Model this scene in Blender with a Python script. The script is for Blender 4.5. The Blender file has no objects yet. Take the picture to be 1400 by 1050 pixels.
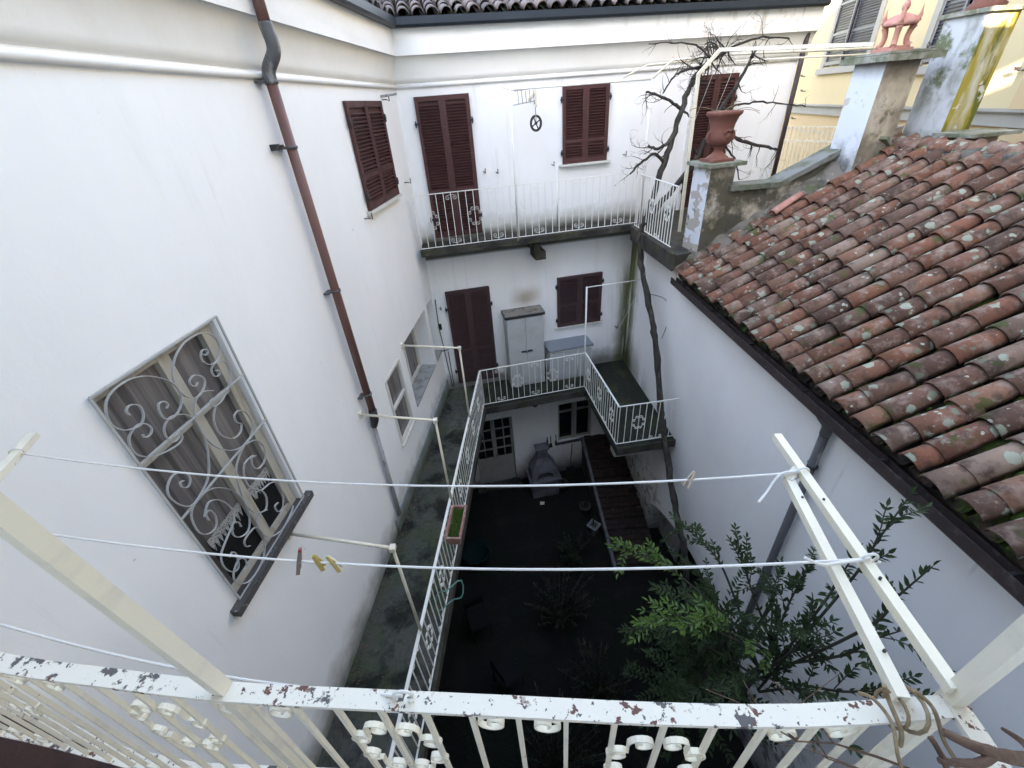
import bpy, math, random
from mathutils import Vector, Matrix
R = math.radians
sc = bpy.context.scene
col = sc.collection
rnd = random.Random(7)
H = 9.03                                   # eye height above the courtyard ground

# ---------------------------------------------------------------- camera
cd = bpy.data.cameras.new('camera'); cam = bpy.data.objects.new('camera', cd); col.objects.link(cam)
cd.sensor_width = 36; cd.lens = 582.155 / 1400 * 36; cd.clip_start = .02; cd.clip_end = 300
pit, rol = R(33.2548), R(-4.5637)
fwd = Vector((0, math.cos(pit), -math.sin(pit))); up0 = Vector((0, math.sin(pit), math.cos(pit))); rt0 = Vector((1, 0, 0))
rt = rt0 * math.cos(rol) + up0 * math.sin(rol); up = up0 * math.cos(rol) - rt0 * math.sin(rol)
cm = Matrix((rt, up, -fwd)).transposed().to_4x4(); cm.translation = (0, 0, H)
cam.matrix_world = cm; sc.camera = cam

# ---------------------------------------------------------------- light
SUN_EL, SUN_AZ = R(15), R(210.5)            # azimuth of the sun clockwise from +Y (behind and left of the viewer)
w = bpy.data.worlds.new('World'); sc.world = w; w.use_nodes = True
nt = w.node_tree; bg = nt.nodes['Background']
sky = nt.nodes.new('ShaderNodeTexSky'); sky.sky_type = 'NISHITA'; sky.sun_disc = False
sky.sun_elevation = SUN_EL; sky.sun_rotation = SUN_AZ; sky.air_density = 1.0; sky.dust_density = 1.2; sky.ozone_density = 1.0
nt.links.new(sky.outputs[0], bg.inputs[0]); bg.inputs[1].default_value = .13
sl = bpy.data.lights.new('sun', 'SUN'); sl.energy = 2.0; sl.angle = R(.5); sl.color = (1, .93, .82)
so = bpy.data.objects.new('sun', sl); col.objects.link(so)
sd = Vector((math.sin(SUN_AZ) * math.cos(SUN_EL), math.cos(SUN_AZ) * math.cos(SUN_EL), math.sin(SUN_EL)))
so.rotation_euler = sd.to_track_quat('Z', 'Y').to_euler(); so.location = (0, -20, 30)
sc.view_settings.view_transform = 'Standard'; sc.view_settings.look = 'None'
sc.view_settings.gamma = 1; sc.view_settings.use_curve_mapping = False
sc.view_settings.exposure = 4.12
sc.view_settings.use_white_balance = True; sc.view_settings.white_balance_temperature = 7650; sc.view_settings.white_balance_tint = 18
sc.render.engine = 'CYCLES'
sc.cycles.max_bounces = 12; sc.cycles.diffuse_bounces = 10; sc.cycles.caustics_reflective = False; sc.cycles.caustics_refractive = False

# ---------------------------------------------------------------- materials
def mat(name, base, rough=.8, metal=0, layers=(), bump=None, rand=None, spec=.3, alpha=None):
    """base colour, then layers of (colour, [mask, ...], strength); masks are noise/voronoi/height ramps in metres"""
    m = bpy.data.materials.new(name); m.use_nodes = True
    t = m.node_tree; N = t.nodes; L = t.links; b = N['Principled BSDF']
    b.inputs['Roughness'].default_value = rough; b.inputs['Metallic'].default_value = metal
    b.inputs['Specular IOR Level'].default_value = spec
    geo = N.new('ShaderNodeNewGeometry')
    def math_(op, a, c, clamp=False):
        n = N.new('ShaderNodeMath'); n.operation = op; n.use_clamp = clamp
        for i, v in enumerate((a, c)):
            if isinstance(v, (int, float)): n.inputs[i].default_value = v
            else: L.new(v, n.inputs[i])
        return n.outputs[0]
    def ramp(v, lo, hi):
        n = N.new('ShaderNodeMapRange'); n.clamp = True
        n.inputs['From Min'].default_value = lo; n.inputs['From Max'].default_value = hi
        L.new(v, n.inputs['Value']); return n.outputs[0]
    def noise(scale, detail=4, dist=0, seed=0):
        n = N.new('ShaderNodeTexNoise'); n.inputs['Detail'].default_value = detail; n.inputs['Scale'].default_value = 1
        n.inputs['Distortion'].default_value = dist; n.inputs['Roughness'].default_value = .6
        mp = N.new('ShaderNodeMapping'); s = scale if isinstance(scale, (tuple, list)) else (scale,) * 3
        mp.inputs['Scale'].default_value = s; mp.inputs['Location'].default_value = (seed * 3.7, seed * 1.3, seed * 2.1)
        L.new(geo.outputs['Position'], mp.inputs[0]); L.new(mp.outputs[0], n.inputs['Vector']); return n.outputs[0]
    k = 0
    if rand:
        oi = N.new('ShaderNodeObjectInfo'); cr = N.new('ShaderNodeValToRGB'); cr.color_ramp.interpolation = 'LINEAR'
        e = cr.color_ramp.elements
        while len(e) < len(rand): e.new(.5)
        for i, c in enumerate(rand): e[i].position = i / (len(rand) - 1); e[i].color = (*c, 1)
        L.new(oi.outputs['Random'], cr.inputs[0]); cur = cr.outputs[0]
    else:
        rgb = N.new('ShaderNodeRGB'); rgb.outputs[0].default_value = (*base, 1); cur = rgb.outputs[0]
    for c, masks, st in layers:
        k += 1; f = None
        for ms in masks:
            if ms[0] == 'n': v = ramp(noise(ms[1], ms[4] if len(ms) > 4 else 5, ms[5] if len(ms) > 5 else 0, k), ms[2], ms[3])
            elif ms[0] == 'v':
                n = N.new('ShaderNodeTexVoronoi'); mp = N.new('ShaderNodeMapping'); s = ms[1] if isinstance(ms[1], tuple) else (ms[1],) * 3
                mp.inputs['Scale'].default_value = s; mp.inputs['Location'].default_value = (k, k * 2, k); n.inputs['Scale'].default_value = 1
                mix = N.new('ShaderNodeVectorMath'); mix.operation = 'ADD'
                nn = N.new('ShaderNodeTexNoise'); nn.inputs['Scale'].default_value = 22; nn.inputs['Detail'].default_value = 2
                L.new(geo.outputs['Position'], nn.inputs['Vector'])
                sc_ = N.new('ShaderNodeVectorMath'); sc_.operation = 'SCALE'; sc_.inputs['Scale'].default_value = .05
                L.new(nn.outputs['Color'], sc_.inputs[0]); L.new(sc_.outputs[0], mix.inputs[1]); L.new(geo.outputs['Position'], mix.inputs[0])
                L.new(mix.outputs[0], mp.inputs[0]); L.new(mp.outputs[0], n.inputs['Vector'])
                v = ramp(n.outputs['Distance'], ms[2], ms[3])
            elif ms[0] in 'xyz':
                sp = N.new('ShaderNodeSeparateXYZ'); L.new(geo.outputs['Position'], sp.inputs[0])
                v0 = sp.outputs['xyz'.index(ms[0])]
                wob = ms[3] if len(ms) > 3 else .1
                nz = math_('MULTIPLY', math_('SUBTRACT', noise(3.1, 4, 0, k + 9), .5), wob * 4)
                v = ramp(math_('ADD', v0, nz), ms[1], ms[2])
            f = v if f is None else math_('MULTIPLY', f, v)
        f = math_('MULTIPLY', f, st)
        mx = N.new('ShaderNodeMix'); mx.data_type = 'RGBA'
        L.new(f, mx.inputs[0]); L.new(cur, mx.inputs[6]); mx.inputs[7].default_value = (*c, 1); cur = mx.outputs[2]
    L.new(cur, b.inputs['Base Color'])
    if bump:
        bn = N.new('ShaderNodeBump'); bn.inputs['Strength'].default_value = bump[1]; bn.inputs['Distance'].default_value = bump[2] if len(bump) > 2 else .01
        L.new(noise(bump[0], 6, 0, 3), bn.inputs['Height']); L.new(bn.outputs[0], b.inputs['Normal'])
    if alpha is not None:
        b.inputs['Alpha'].default_value = alpha
    return m

def Z(z): return z + H
WH = (.86, .855, .85)
GRIME = (.10, .10, .075); MOSS = (.05, .07, .012)
M = {}
M['plaster_left'] = mat('plaster_left', WH, .9, layers=[
    ((.66, .66, .64), [('n', (.5, .5, .25), .35, .75)], .45),
    ((.45, .44, .40), [('n', (5, 5, .5), .60, .82), ('n', .8, .45, .6)], .30), ((.40, .38, .34), [('n', (16, 16, .4), .64, .74), ('n', .9, .5, .62)], .30), ((.30, .29, .27), [('v', 3.1, .035, .02)], .6),
    ((.35, .35, .30), [('n', 26, .72, .78)], .5),
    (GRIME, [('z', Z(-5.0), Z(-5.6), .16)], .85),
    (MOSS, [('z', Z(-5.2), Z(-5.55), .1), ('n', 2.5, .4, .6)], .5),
], bump=(9, .25, .012))
M['plaster_far'] = mat('plaster_far', (.86, .85, .845), .9, layers=[
    ((.62, .60, .56), [('n', (.6, .6, .3), .4, .75)], .45),
    ((.40, .38, .33), [('n', (6, 6, .45), .56, .80), ('n', .7, .42, .62)], .45),
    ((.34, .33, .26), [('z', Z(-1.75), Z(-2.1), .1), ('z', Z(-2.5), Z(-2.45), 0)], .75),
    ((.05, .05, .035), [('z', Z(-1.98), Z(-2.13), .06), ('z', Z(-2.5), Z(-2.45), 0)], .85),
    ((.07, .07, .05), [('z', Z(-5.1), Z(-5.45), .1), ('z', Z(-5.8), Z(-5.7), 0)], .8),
    ((.09, .105, .02), [('x', 2.50, 2.75, .05), ('z', Z(-2.9), Z(-3.6), .1), ('z', Z(-6.2), Z(-5.6), .1), ('n', (5, 5, .5), .30, .5)], .9),
    ((.30, .20, .10), [('x', .05, .40, .03), ('x', .85, .50, .03), ('z', Z(-3.78), Z(-3.6), .02), ('z', Z(-3.25), Z(-3.5), .04)], .7),
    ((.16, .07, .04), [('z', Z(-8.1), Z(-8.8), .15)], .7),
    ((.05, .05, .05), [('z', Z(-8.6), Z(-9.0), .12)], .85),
    ((.18, .18, .15), [('n', 30, .73, .78)], .6),
], bump=(8, .3, .012))
M['plaster_right'] = mat('plaster_right', (.89, .885, .88), .9, layers=[
    ((.62, .63, .64), [('n', (.5, .5, .3), .4, .75)], .45),
    ((.30, .32, .34), [('n', (9, 9, .5), .66, .80), ('n', 1.1, .50, .62)], .5),
    ((.085, .105, .018), [('y', 8.55, 8.95, .06), ('z', Z(-7.2), Z(-5.4), .2), ('n', (5, 5, .5), .28, .5)], .95),
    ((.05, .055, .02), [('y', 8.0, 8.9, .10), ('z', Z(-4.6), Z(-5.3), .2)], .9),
    (MOSS, [('n', (4, 4, .5), .35, .6), ('y', 7.0, 9.0, .12), ('z', Z(-5.0), Z(-5.5), .2)], .8),
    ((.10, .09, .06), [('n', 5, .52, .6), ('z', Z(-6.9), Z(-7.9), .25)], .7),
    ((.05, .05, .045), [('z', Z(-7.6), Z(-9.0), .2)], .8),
], bump=(8, .3, .012))
M['cornice'] = mat('cornice', (.80, .79, .77), .9, layers=[
    ((.56, .53, .48), [('n', (1.2, 1.2, 3), .45, .75)], .35),
    ((.38, .33, .27), [('n', (7, 7, 1.2), .55, .7), ('x', .5, 4.5, .2)], .7),
    ((.55, .40, .30), [('n', 3.5, .58, .62), ('x', 1.5, 5, .2)], .5)], bump=(6, .35, .015))
M['soffit'] = mat('soffit', (.72, .70, .66), .9, layers=[((.52, .48, .42), [('n', 1.1, .4, .75)], .38)], bump=(6, .3, .012))
M['plaster_old'] = mat('plaster_old', (.46, .38, .29), .95, layers=[
    ((.62, .56, .48), [('n', 3, .48, .66)], .7),
    ((.20, .16, .11), [('n', 2.2, .50, .66)], .8),
    ((.09, .08, .05), [('n', 5, .56, .68)], .8),
    ((.62, .60, .55), [('v', 14, .16, .1), ('n', 3, .5, .62)], .8),
    ((.05, .04, .035), [('z', Z(-.12), Z(.12), .1)], .75), ((.045, .04, .03), [('n', 3.5, .38, .52), ('z', Z(-.55), Z(-1.15), .2)], .85),
    ((.07, .08, .03), [('n', 1.6, .52, .7)], .5)], bump=(7, .8, .03))
M['plaster_blue'] = mat('plaster_blue', (.60, .62, .645), .9, layers=[
    ((.42, .38, .32), [('n', 4.5, .60, .66)], .8),
    ((.15, .14, .11), [('z', Z(-.80), Z(-1.25), .12)], .85),
    ((.05, .05, .04), [('n', 4, .48, .60), ('z', Z(-.6), Z(-1.15), .2)], .85),
    ((.12, .11, .09), [('z', Z(-.05), Z(.16), .06)], .8)], bump=(9, .4, .015))
M['plaster_flaking'] = mat('plaster_flaking', (.58, .60, .63), .9, layers=[
    ((.36, .32, .27), [('n', 5, .50, .54)], .95), ((.12, .11, .08), [('n', 9, .60, .66)], .8)], bump=(7, .6, .02))
M['chimney_lichen_left'] = mat('chimney_lichen_left', (.52, .54, .56), .95, layers=[
    ((.24, .25, .22), [('n', (3, 3, 1.2), .44, .58)], .8), ((.10, .12, .04), [('n', 3.2, .47, .56), ('z', Z(-.6), Z(.0), .2)], .9),
    ((.10, .12, .05), [('z', Z(-.6), Z(-1.0), .15), ('n', 4, .4, .55)], .8)], bump=(8, .6, .02))
M['chimney_lichen_right'] = mat('chimney_lichen_right', (.55, .52, .44), .95, layers=[
    ((.36, .27, .03), [('n', (3, 3, .8), .37, .50)], .95), ((.09, .10, .02), [('n', (4, 4, 1.2), .50, .58)], .85), ((.08, .09, .02), [('z', Z(-.6), Z(-.9), .1)], .7),
    ((.66, .64, .58), [('n', 5, .62, .66)], .8)], bump=(8, .6, .02))
M['mossy_stone'] = mat('mossy_stone', (.30, .29, .25), .95, layers=[((.085, .10, .045), [('n', 5, .38, .6)], .8),
    ((.42, .40, .33), [('v', 16, .2, .14), ('n', 4, .48, .6)], .6)], bump=(12, .8, .02))
M['grey_stone'] = mat('grey_stone', (.20, .20, .185), .9, layers=[((.10, .11, .06), [('n', 3, .42, .58)], .8), ((.05, .05, .04), [('n', 9, .54, .66)], .7)], bump=(10, .6, .015))
M['concrete_dark'] = mat('concrete_dark', (.060, .054, .046), .9, layers=[
    ((.022, .020, .017), [('n', 2.2, .42, .6)], .9), ((.12, .105, .085), [('n', 3.4, .58, .72)], .7),
    ((.05, .055, .02), [('n', 5, .52, .64)], .6)], bump=(14, .8, .02))
M['balcony_floor'] = mat('balcony_floor', (.075, .077, .070), .85, layers=[
    ((.045, .065, .025), [('n', 1.3, .42, .64, 8)], .85), ((.13, .13, .12), [('n', (2, .6, 1), .54, .68)], .7), ((.03, .03, .027), [('n', 14, .52, .66)], .6),
    ((.012, .012, .010), [('n', 1.9, .49, .60, 8, .3)], .95), ((.03, .035, .02), [('n', 9, .56, .70)], .8)], bump=(14, .7, .015))
M['balcony_floor_dark'] = mat('balcony_floor_dark', (.018, .020, .014), .8, layers=[((.04, .045, .02), [('n', 3, .5, .65)], .8)], bump=(14, .7, .015))  # darker overall than the left balcony floor, with greenish noise patches
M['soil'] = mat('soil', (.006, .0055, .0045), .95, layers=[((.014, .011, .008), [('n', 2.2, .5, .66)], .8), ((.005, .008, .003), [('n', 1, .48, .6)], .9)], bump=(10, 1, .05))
M['shutter'] = mat('shutter', (.074, .029, .026), .55, layers=[((.17, .105, .095), [('n', (3, 3, 40), .56, .74)], .45),
    ((.06, .02, .022), [('n', 2.5, .5, .7)], .5)], bump=(30, .15, .003))
M['shutter_dark'] = mat('shutter_dark', (.062, .034, .034), .6, layers=[((.11, .08, .075), [('n', (3, 3, 40), .58, .74)], .4)], bump=(30, .15, .003))
M['white_metal'] = mat('white_metal', (.74, .73, .68), .5, layers=[
    ((.52, .46, .38), [('n', 16, .62, .7)], .5), ((.12, .055, .035), [('n', 34, .70, .73)], .9)], bump=(40, .15, .003))
M['old_white_metal'] = mat('old_white_metal', (.50, .48, .43), .6, layers=[((.22, .15, .10), [('n', 22, .56, .62)], .8), ((.66, .65, .62), [('n', 9, .55, .65)], .6)], bump=(40, .2, .003))
M['cream_metal'] = mat('cream_metal', (.74, .68, .53), .45, layers=[((.66, .62, .55), [('n', 2, .4, .7)], .6), ((.13, .07, .045), [('n', 26, .66, .675), ('n', 5, .5, .56)], .9), ((.50, .47, .42), [('n', (3, 3, 12), .5, .66)], .4)], bump=(120, .25, .002))
M['rail_chipped'] = mat('rail_chipped', (.70, .655, .56), .5, layers=[
    ((.10, .092, .09), [('n', (30, 30, 30), .555, .565, 6), ('n', 6, .50, .53)], 1), ((.13, .055, .04), [('n', (34, 34, 34), .60, .61, 6), ('n', 5, .48, .52)], 1),
    ((.10, .085, .08), [('n', (70, 70, 70), .655, .665, 4)], 1),
    ((.12, .10, .09), [('n', 60, .71, .73)], .9)], bump=(50, .25, .003))
M['grille'] = mat('grille', (.42, .42, .41), .55, layers=[((.26, .24, .22), [('n', 14, .6, .7)], .5)], bump=(50, .2, .003))
M['downpipe'] = mat('downpipe', (.155, .078, .066), .5, layers=[((.26, .16, .14), [('n', (6, 6, 1), .5, .7)], .5), ((.55, .52, .50), [('n', (30, 30, 5), .70, .73)], .9)])
M['pipe_grey'] = mat('pipe_grey', (.10, .10, .105), .5, layers=[((.30, .29, .28), [('n', (9, 9, 2), .6, .66)], .7)])
M['pipe_pale'] = mat('pipe_pale', (.36, .36, .37), .6, layers=[((.14, .12, .11), [('n', (14, 14, 3), .55, .62)], .8)])
M['gutter_blue'] = mat('gutter_blue', (.018, .026, .036), .45, layers=[((.03, .04, .05), [('n', 3, .5, .7)], .5)])
M['gutter_brown'] = mat('gutter_brown', (.042, .030, .029), .55, layers=[((.09, .07, .065), [('n', (14, 14, 14), .55, .66)], .7)], bump=(30, .3, .004))
M['tile'] = mat('tile', (.2, .08, .05), .9, rand=[(.14, .058, .038), (.20, .078, .044), (.085, .045, .033), (.23, .115, .074), (.17, .064, .038), (.25, .165, .12), (.10, .055, .040), (.20, .080, .048), (.17, .10, .075), (.09, .046, .032), (.18, .085, .058)],
    layers=[((.27, .19, .15), [('n', 8, .50, .64)], .75), ((.06, .036, .026), [('n', 6, .52, .64)], .8), ((.30, .27, .22), [('n', 22, .60, .68), ('n', 2.3, .46, .6)], .75),
    ((.30, .31, .235), [('v', 5.6, .25, .225), ('n', 2.1, .44, .48)], .95), ((.17, .19, .13), [('v', 5.6, .19, .13), ('n', 2.1, .44, .48)], .8), ((.36, .22, .17), [('v', 5.6, .07, .04), ('n', 2.1, .44, .48)], .5),
    ((.38, .38, .31), [('v', 12, .19, .16), ('n', 2.6, .50, .55)], .85), ((.05, .075, .015), [('n', 5, .60, .66)], .7)], bump=(26, .8, .008))
M['tile_grey'] = mat('tile_grey', (.1, .1, .1), .85, rand=[(.115, .095, .09), (.15, .12, .115), (.08, .07, .07), (.13, .11, .105)],
    layers=[((.22, .20, .19), [('n', 9, .55, .7)], .6)], bump=(26, .5, .006))
M['pan'] = mat('pan', (.020, .015, .012), .95, layers=[((.05, .085, .015), [('n', 3.5, .52, .60)], .9), ((.09, .05, .04), [('n', 8, .52, .7)], .7)], bump=(26, .8, .01))  # near-black base paints in the shade between tile columns, mossy patches over it
M['roof_moss'] = mat('roof_moss', (.055, .10, .015), .95, layers=[((.12, .17, .03), [('n', 12, .5, .65)], .8)], bump=(80, 1, .01))
M['mortar'] = mat('mortar', (.17, .145, .12), .95, layers=[((.06, .055, .04), [('n', 4, .45, .62)], .9), ((.36, .34, .28), [('v', 13, .2, .15), ('n', 3, .5, .6)], .8), ((.07, .09, .03), [('n', 2.4, .52, .64)], .7)], bump=(9, 1, .04))
M['terracotta'] = mat('terracotta', (.17, .066, .048), .85, layers=[((.25, .125, .095), [('n', 6, .5, .68)], .6), ((.15, .06, .05), [('n', 4, .52, .66)], .6)], bump=(24, .5, .008))
M['terracotta_pink'] = mat('terracotta_pink', (.44, .20, .155), .85, layers=[((.56, .34, .28), [('n', 7, .5, .66)], .6), ((.22, .10, .08), [('n', 5, .54, .66)], .6)], bump=(24, .5, .008))
M['yellow_wall'] = mat('yellow_wall', (.43, .355, .215), .9, layers=[((.38, .31, .20), [('n', .6, .4, .7)], .5)], bump=(6, .2, .01))
M['yellow_base'] = mat('yellow_base', (.42, .31, .18), .9, layers=[((.36, .27, .17), [('n', .8, .4, .7)], .6)], bump=(6, .2, .01))
M['grey_trim'] = mat('grey_trim', (.235, .228, .21), .85, layers=[((.30, .285, .255), [('n', 2, .4, .7)], .5)], bump=(12, .3, .006))
M['shutter_grey'] = mat('shutter_grey', (.06, .065, .08), .5, layers=[((.10, .105, .12), [('n', 4, .5, .7)], .5)])
M['dark_iron'] = mat('dark_iron', (.03, .028, .028), .5, layers=[((.10, .05, .035), [('n', 30, .58, .66)], .6)])
M['chair_dark'] = mat('chair_dark', (.012, .012, .013), .95, spec=.05)
M['frame_beige'] = mat('frame_beige', (.44, .41, .35), .65, layers=[((.26, .22, .17), [('n', (14, 14, 2), .54, .66)], .6)])
M['iron_bare'] = mat('iron_bare', (.30, .29, .28), .5)
M['glass_dark'] = mat('glass_dark', (.012, .013, .015), .08, spec=.5)
M['glass_curtain'] = mat('glass_curtain', (.13, .115, .11), .25, spec=.5, layers=[((.26, .24, .23), [('n', (16, 16, .4), .45, .65)], .7), ((.05, .045, .045), [('n', (10, 10, .3), .55, .66)], .8)])
M['door_frame'] = mat('door_frame', (.34, .33, .30), .6, layers=[((.24, .22, .19), [('n', 4, .5, .68)], .5)])
M['window_white'] = mat('window_white', (.62, .60, .55), .6, layers=[((.40, .35, .28), [('n', (14, 14, 2), .56, .68)], .6), ((.12, .07, .04), [('n', 28, .70, .73)], .8)])
M['lace'] = mat('lace', (.34, .34, .33), .9, layers=[((.05, .05, .05), [('v', 60, .35, .28)], .9)])
M['room_dark'] = mat('room_dark', (.006, .006, .006), .9)
M['plastic_grey'] = mat('plastic_grey', (.44, .455, .45), .5, layers=[((.30, .29, .27), [('n', 3, .5, .7)], .4)])
M['plastic_lid'] = mat('plastic_lid', (.24, .215, .185), .6, layers=[((.09, .08, .07), [('n', 6, .5, .62)], .8)])
M['plastic_dark'] = mat('plastic_dark', (.04, .04, .042), .5)
M['counter_top'] = mat('counter_top', (.23, .25, .28), .5)
M['stone_bbq'] = mat('stone_bbq', (.13, .125, .135), .9, layers=[((.07, .065, .07), [('n', 4, .48, .62)], .7)], bump=(14, .6, .01))
M['brick'] = mat('brick', (.1, .04, .03), .9, rand=[(.034, .018, .015), (.044, .022, .018), (.024, .016, .013), (.036, .024, .020)], layers=[((.04, .035, .03), [('n', 8, .5, .65)], .6)], bump=(20, .6, .008))
M['bark'] = mat('bark', (.045, .039, .033), .95, layers=[((.11, .095, .08), [('n', (9, 9, 3), .52, .68)], .7), ((.02, .016, .013), [('n', (14, 14, 4), .5, .62)], .8)], bump=(30, 1, .012))
M['bark_brown'] = mat('bark_brown', (.14, .085, .06), .9, layers=[((.26, .19, .15), [('n', 18, .55, .68)], .6), ((.06, .035, .025), [('n', (16, 16, 16), .52, .64)], .7)], bump=(60, 1, .004))
M['tendril'] = mat('tendril', (.24, .17, .10), .85, layers=[((.36, .31, .20), [('n', 20, .5, .65)], .7), ((.10, .05, .035), [('n', 8, .55, .62)], .7)], bump=(70, .8, .003))
M['leaf'] = mat('leaf', (.02, .034, .012), .6, rand=[(.014, .024, .009), (.020, .036, .012), (.028, .048, .014), (.016, .030, .013)], spec=.2)
M['leaf_bright'] = mat('leaf_bright', (.05, .09, .018), .45, rand=[(.045, .09, .016), (.065, .12, .02), (.038, .075, .018), (.08, .13, .022)], spec=.25)
M['leaf_dark'] = mat('leaf_dark', (.010, .017, .007), .6, layers=[((.016, .028, .010), [('n', 3, .45, .6)], .8)])
M['stem_green'] = mat('stem_green', (.035, .034, .022), .85)
M['planter'] = mat('planter', (.30, .15, .12), .7, layers=[((.50, .42, .38), [('n', 12, .5, .64)], .7)])
M['planter_inner'] = mat('planter_inner', (.16, .07, .05), .8)
M['grass'] = mat('grass', (.07, .20, .02), .7, layers=[((.12, .28, .03), [('n', 30, .5, .6)], .6)])
M['rope'] = mat('rope', (.66, .64, .60), .5)
M['peg_wood'] = mat('peg_wood', (.42, .34, .26), .7); M['peg_grey'] = mat('peg_grey', (.20, .16, .14), .6)
M['peg_red'] = mat('peg_red', (.30, .06, .05), .5); M['peg_yellow'] = mat('peg_yellow', (.40, .30, .09), .5); M['peg_white'] = mat('peg_white', (.66, .58, .46), .5)
M['hose'] = mat('hose', (.10, .26, .22), .5); M['teal_plastic'] = mat('teal_plastic', (.004, .016, .017), .8, spec=.1)
M['red_floor'] = mat('red_floor', (.055, .026, .022), .7, layers=[((.20, .16, .13), [('n', 26, .68, .72)], .8), ((.02, .014, .012), [('n', 3, .5, .65)], .8)], bump=(30, .5, .006))
M['plinth'] = mat('plinth', (.30, .33, .345), .9, layers=[((.16, .17, .15), [('n', 3, .45, .65)], .6), (MOSS, [('z', Z(-5.25), Z(-5.5), .1)], .7)], bump=(10, .5, .01))
M['sill_dark'] = mat('sill_dark', (.075, .072, .07), .85, layers=[((.34, .33, .31), [('n', 30, .62, .68)], .8)], bump=(40, .5, .004))
M['sill_grey'] = mat('sill_grey', (.30, .31, .31), .85, layers=[((.16, .17, .14), [('n', 5, .5, .62)], .7)])

# ---------------------------------------------------------------- mesh helpers
class MB:
    def __init__(s): s.v = []; s.f = []; s.sm = []
    def add(s, vs, fs, smooth=False):
        o = len(s.v); s.v += [tuple(p) for p in vs]
        for f in fs: s.f.append(tuple(i + o for i in f)); s.sm.append(smooth)
        return s
    def box(s, x0, x1, y0, y1, z0, z1, Mx=None):
        vs = [Vector((x, y, z)) for x in (x0, x1) for y in (y0, y1) for z in (z0, z1)]
        if Mx is not None: vs = [Mx @ p for p in vs]
        return s.add(vs, [(0, 1, 3, 2), (4, 6, 7, 5), (0, 4, 5, 1), (2, 3, 7, 6), (0, 2, 6, 4), (1, 5, 7, 3)])
    def bar(s, p, q, w_, h_, upv=(0, 0, 1)):
        p, q = Vector(p), Vector(q); d = (q - p).normalized(); u = Vector(upv)
        a = d.cross(u)
        if a.length < 1e-4: a = d.cross(Vector((1, 0, 0)))
        a.normalize(); b = a.cross(d).normalized()
        vs = []
        for c in (p, q):
            for i, j in ((-1, -1), (1, -1), (1, 1), (-1, 1)): vs.append(c + a * i * w_ / 2 + b * j * h_ / 2)
        return s.add(vs, [(3, 2, 1, 0), (4, 5, 6, 7), (0, 1, 5, 4), (1, 2, 6, 5), (2, 3, 7, 6), (3, 0, 4, 7)])
    def tube(s, pts, r, seg=8, cap=True):
        pts = [Vector(p) for p in pts]; n = len(pts); rs = r if isinstance(r, (list, tuple)) else [r] * n
        t0 = (pts[1] - pts[0]).normalized(); a = t0.orthogonal().normalized(); vs = []
        for i, p in enumerate(pts):
            t = (pts[min(i + 1, n - 1)] - pts[max(i - 1, 0)])
            if t.length < 1e-9: t = t0
            t.normalize(); a = (a - t * a.dot(t))
            a = a.normalized() if a.length > 1e-6 else t.orthogonal().normalized()
            b = t.cross(a)
            for k in range(seg):
                an = 2 * math.pi * k / seg; vs.append(p + (a * math.cos(an) + b * math.sin(an)) * rs[i])
        fs = [(i * seg + k, i * seg + (k + 1) % seg, (i + 1) * seg + (k + 1) % seg, (i + 1) * seg + k) for i in range(n - 1) for k in range(seg)]
        s.add(vs, fs, True)
        if cap:
            o = len(s.v) - n * seg
            s.f.append(tuple(o + k for k in reversed(range(seg)))); s.sm.append(False)
            s.f.append(tuple(o + (n - 1) * seg + k for k in range(seg))); s.sm.append(False)
        return s
    def ribbon(s, pts, wv, width, th):
        """flat bar bent along pts; wv = direction of its width"""
        pts = [Vector(p) for p in pts]; wv = Vector(wv).normalized(); n = len(pts); vs = []
        for i, p in enumerate(pts):
            t = (pts[min(i + 1, n - 1)] - pts[max(i - 1, 0)]).normalized(); b = t.cross(wv).normalized()
            for i_, j in ((-1, -1), (1, -1), (1, 1), (-1, 1)): vs.append(p + wv * i_ * width / 2 + b * j * th / 2)
        fs = [(i * 4 + k, i * 4 + (k + 1) % 4, (i + 1) * 4 + (k + 1) % 4, (i + 1) * 4 + k) for i in range(n - 1) for k in range(4)]
        fs += [(3, 2, 1, 0), tuple((n - 1) * 4 + k for k in range(4))]
        return s.add(vs, fs)
    def lathe(s, prof, seg=20, c=(0, 0, 0), sq=None):
        vs = []
        for r, z in prof:
            for k in range(seg):
                an = 2 * math.pi * k / seg; rr = r
                vs.append((c[0] + rr * math.cos(an), c[1] + rr * math.sin(an), c[2] + z))
        n = len(prof)
        fs = [(i * seg + k, i * seg + (k + 1) % seg, (i + 1) * seg + (k + 1) % seg, (i + 1) * seg + k) for i in range(n - 1) for k in range(seg)]
        return s.add(vs, fs, True)
    def prism(s, poly, z0, z1, Mx=None):
        n = len(poly)
        vs = [Vector((x, y, z0)) for x, y in poly] + [Vector((x, y, z1)) for x, y in poly]
        if Mx is not None: vs = [Mx @ p for p in vs]
        return s.add(vs, [tuple(reversed(range(n))), tuple(range(n, 2 * n))] + [(i, (i + 1) % n, n + (i + 1) % n, n + i) for i in range(n)])
    def mesh(s, name, m):
        me = bpy.data.meshes.new(name); me.from_pydata(s.v, [], s.f)
        me.polygons.foreach_set('use_smooth', s.sm)
        if m is not None: me.materials.append(M[m] if isinstance(m, str) else m)
        me.update(); return me

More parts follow.
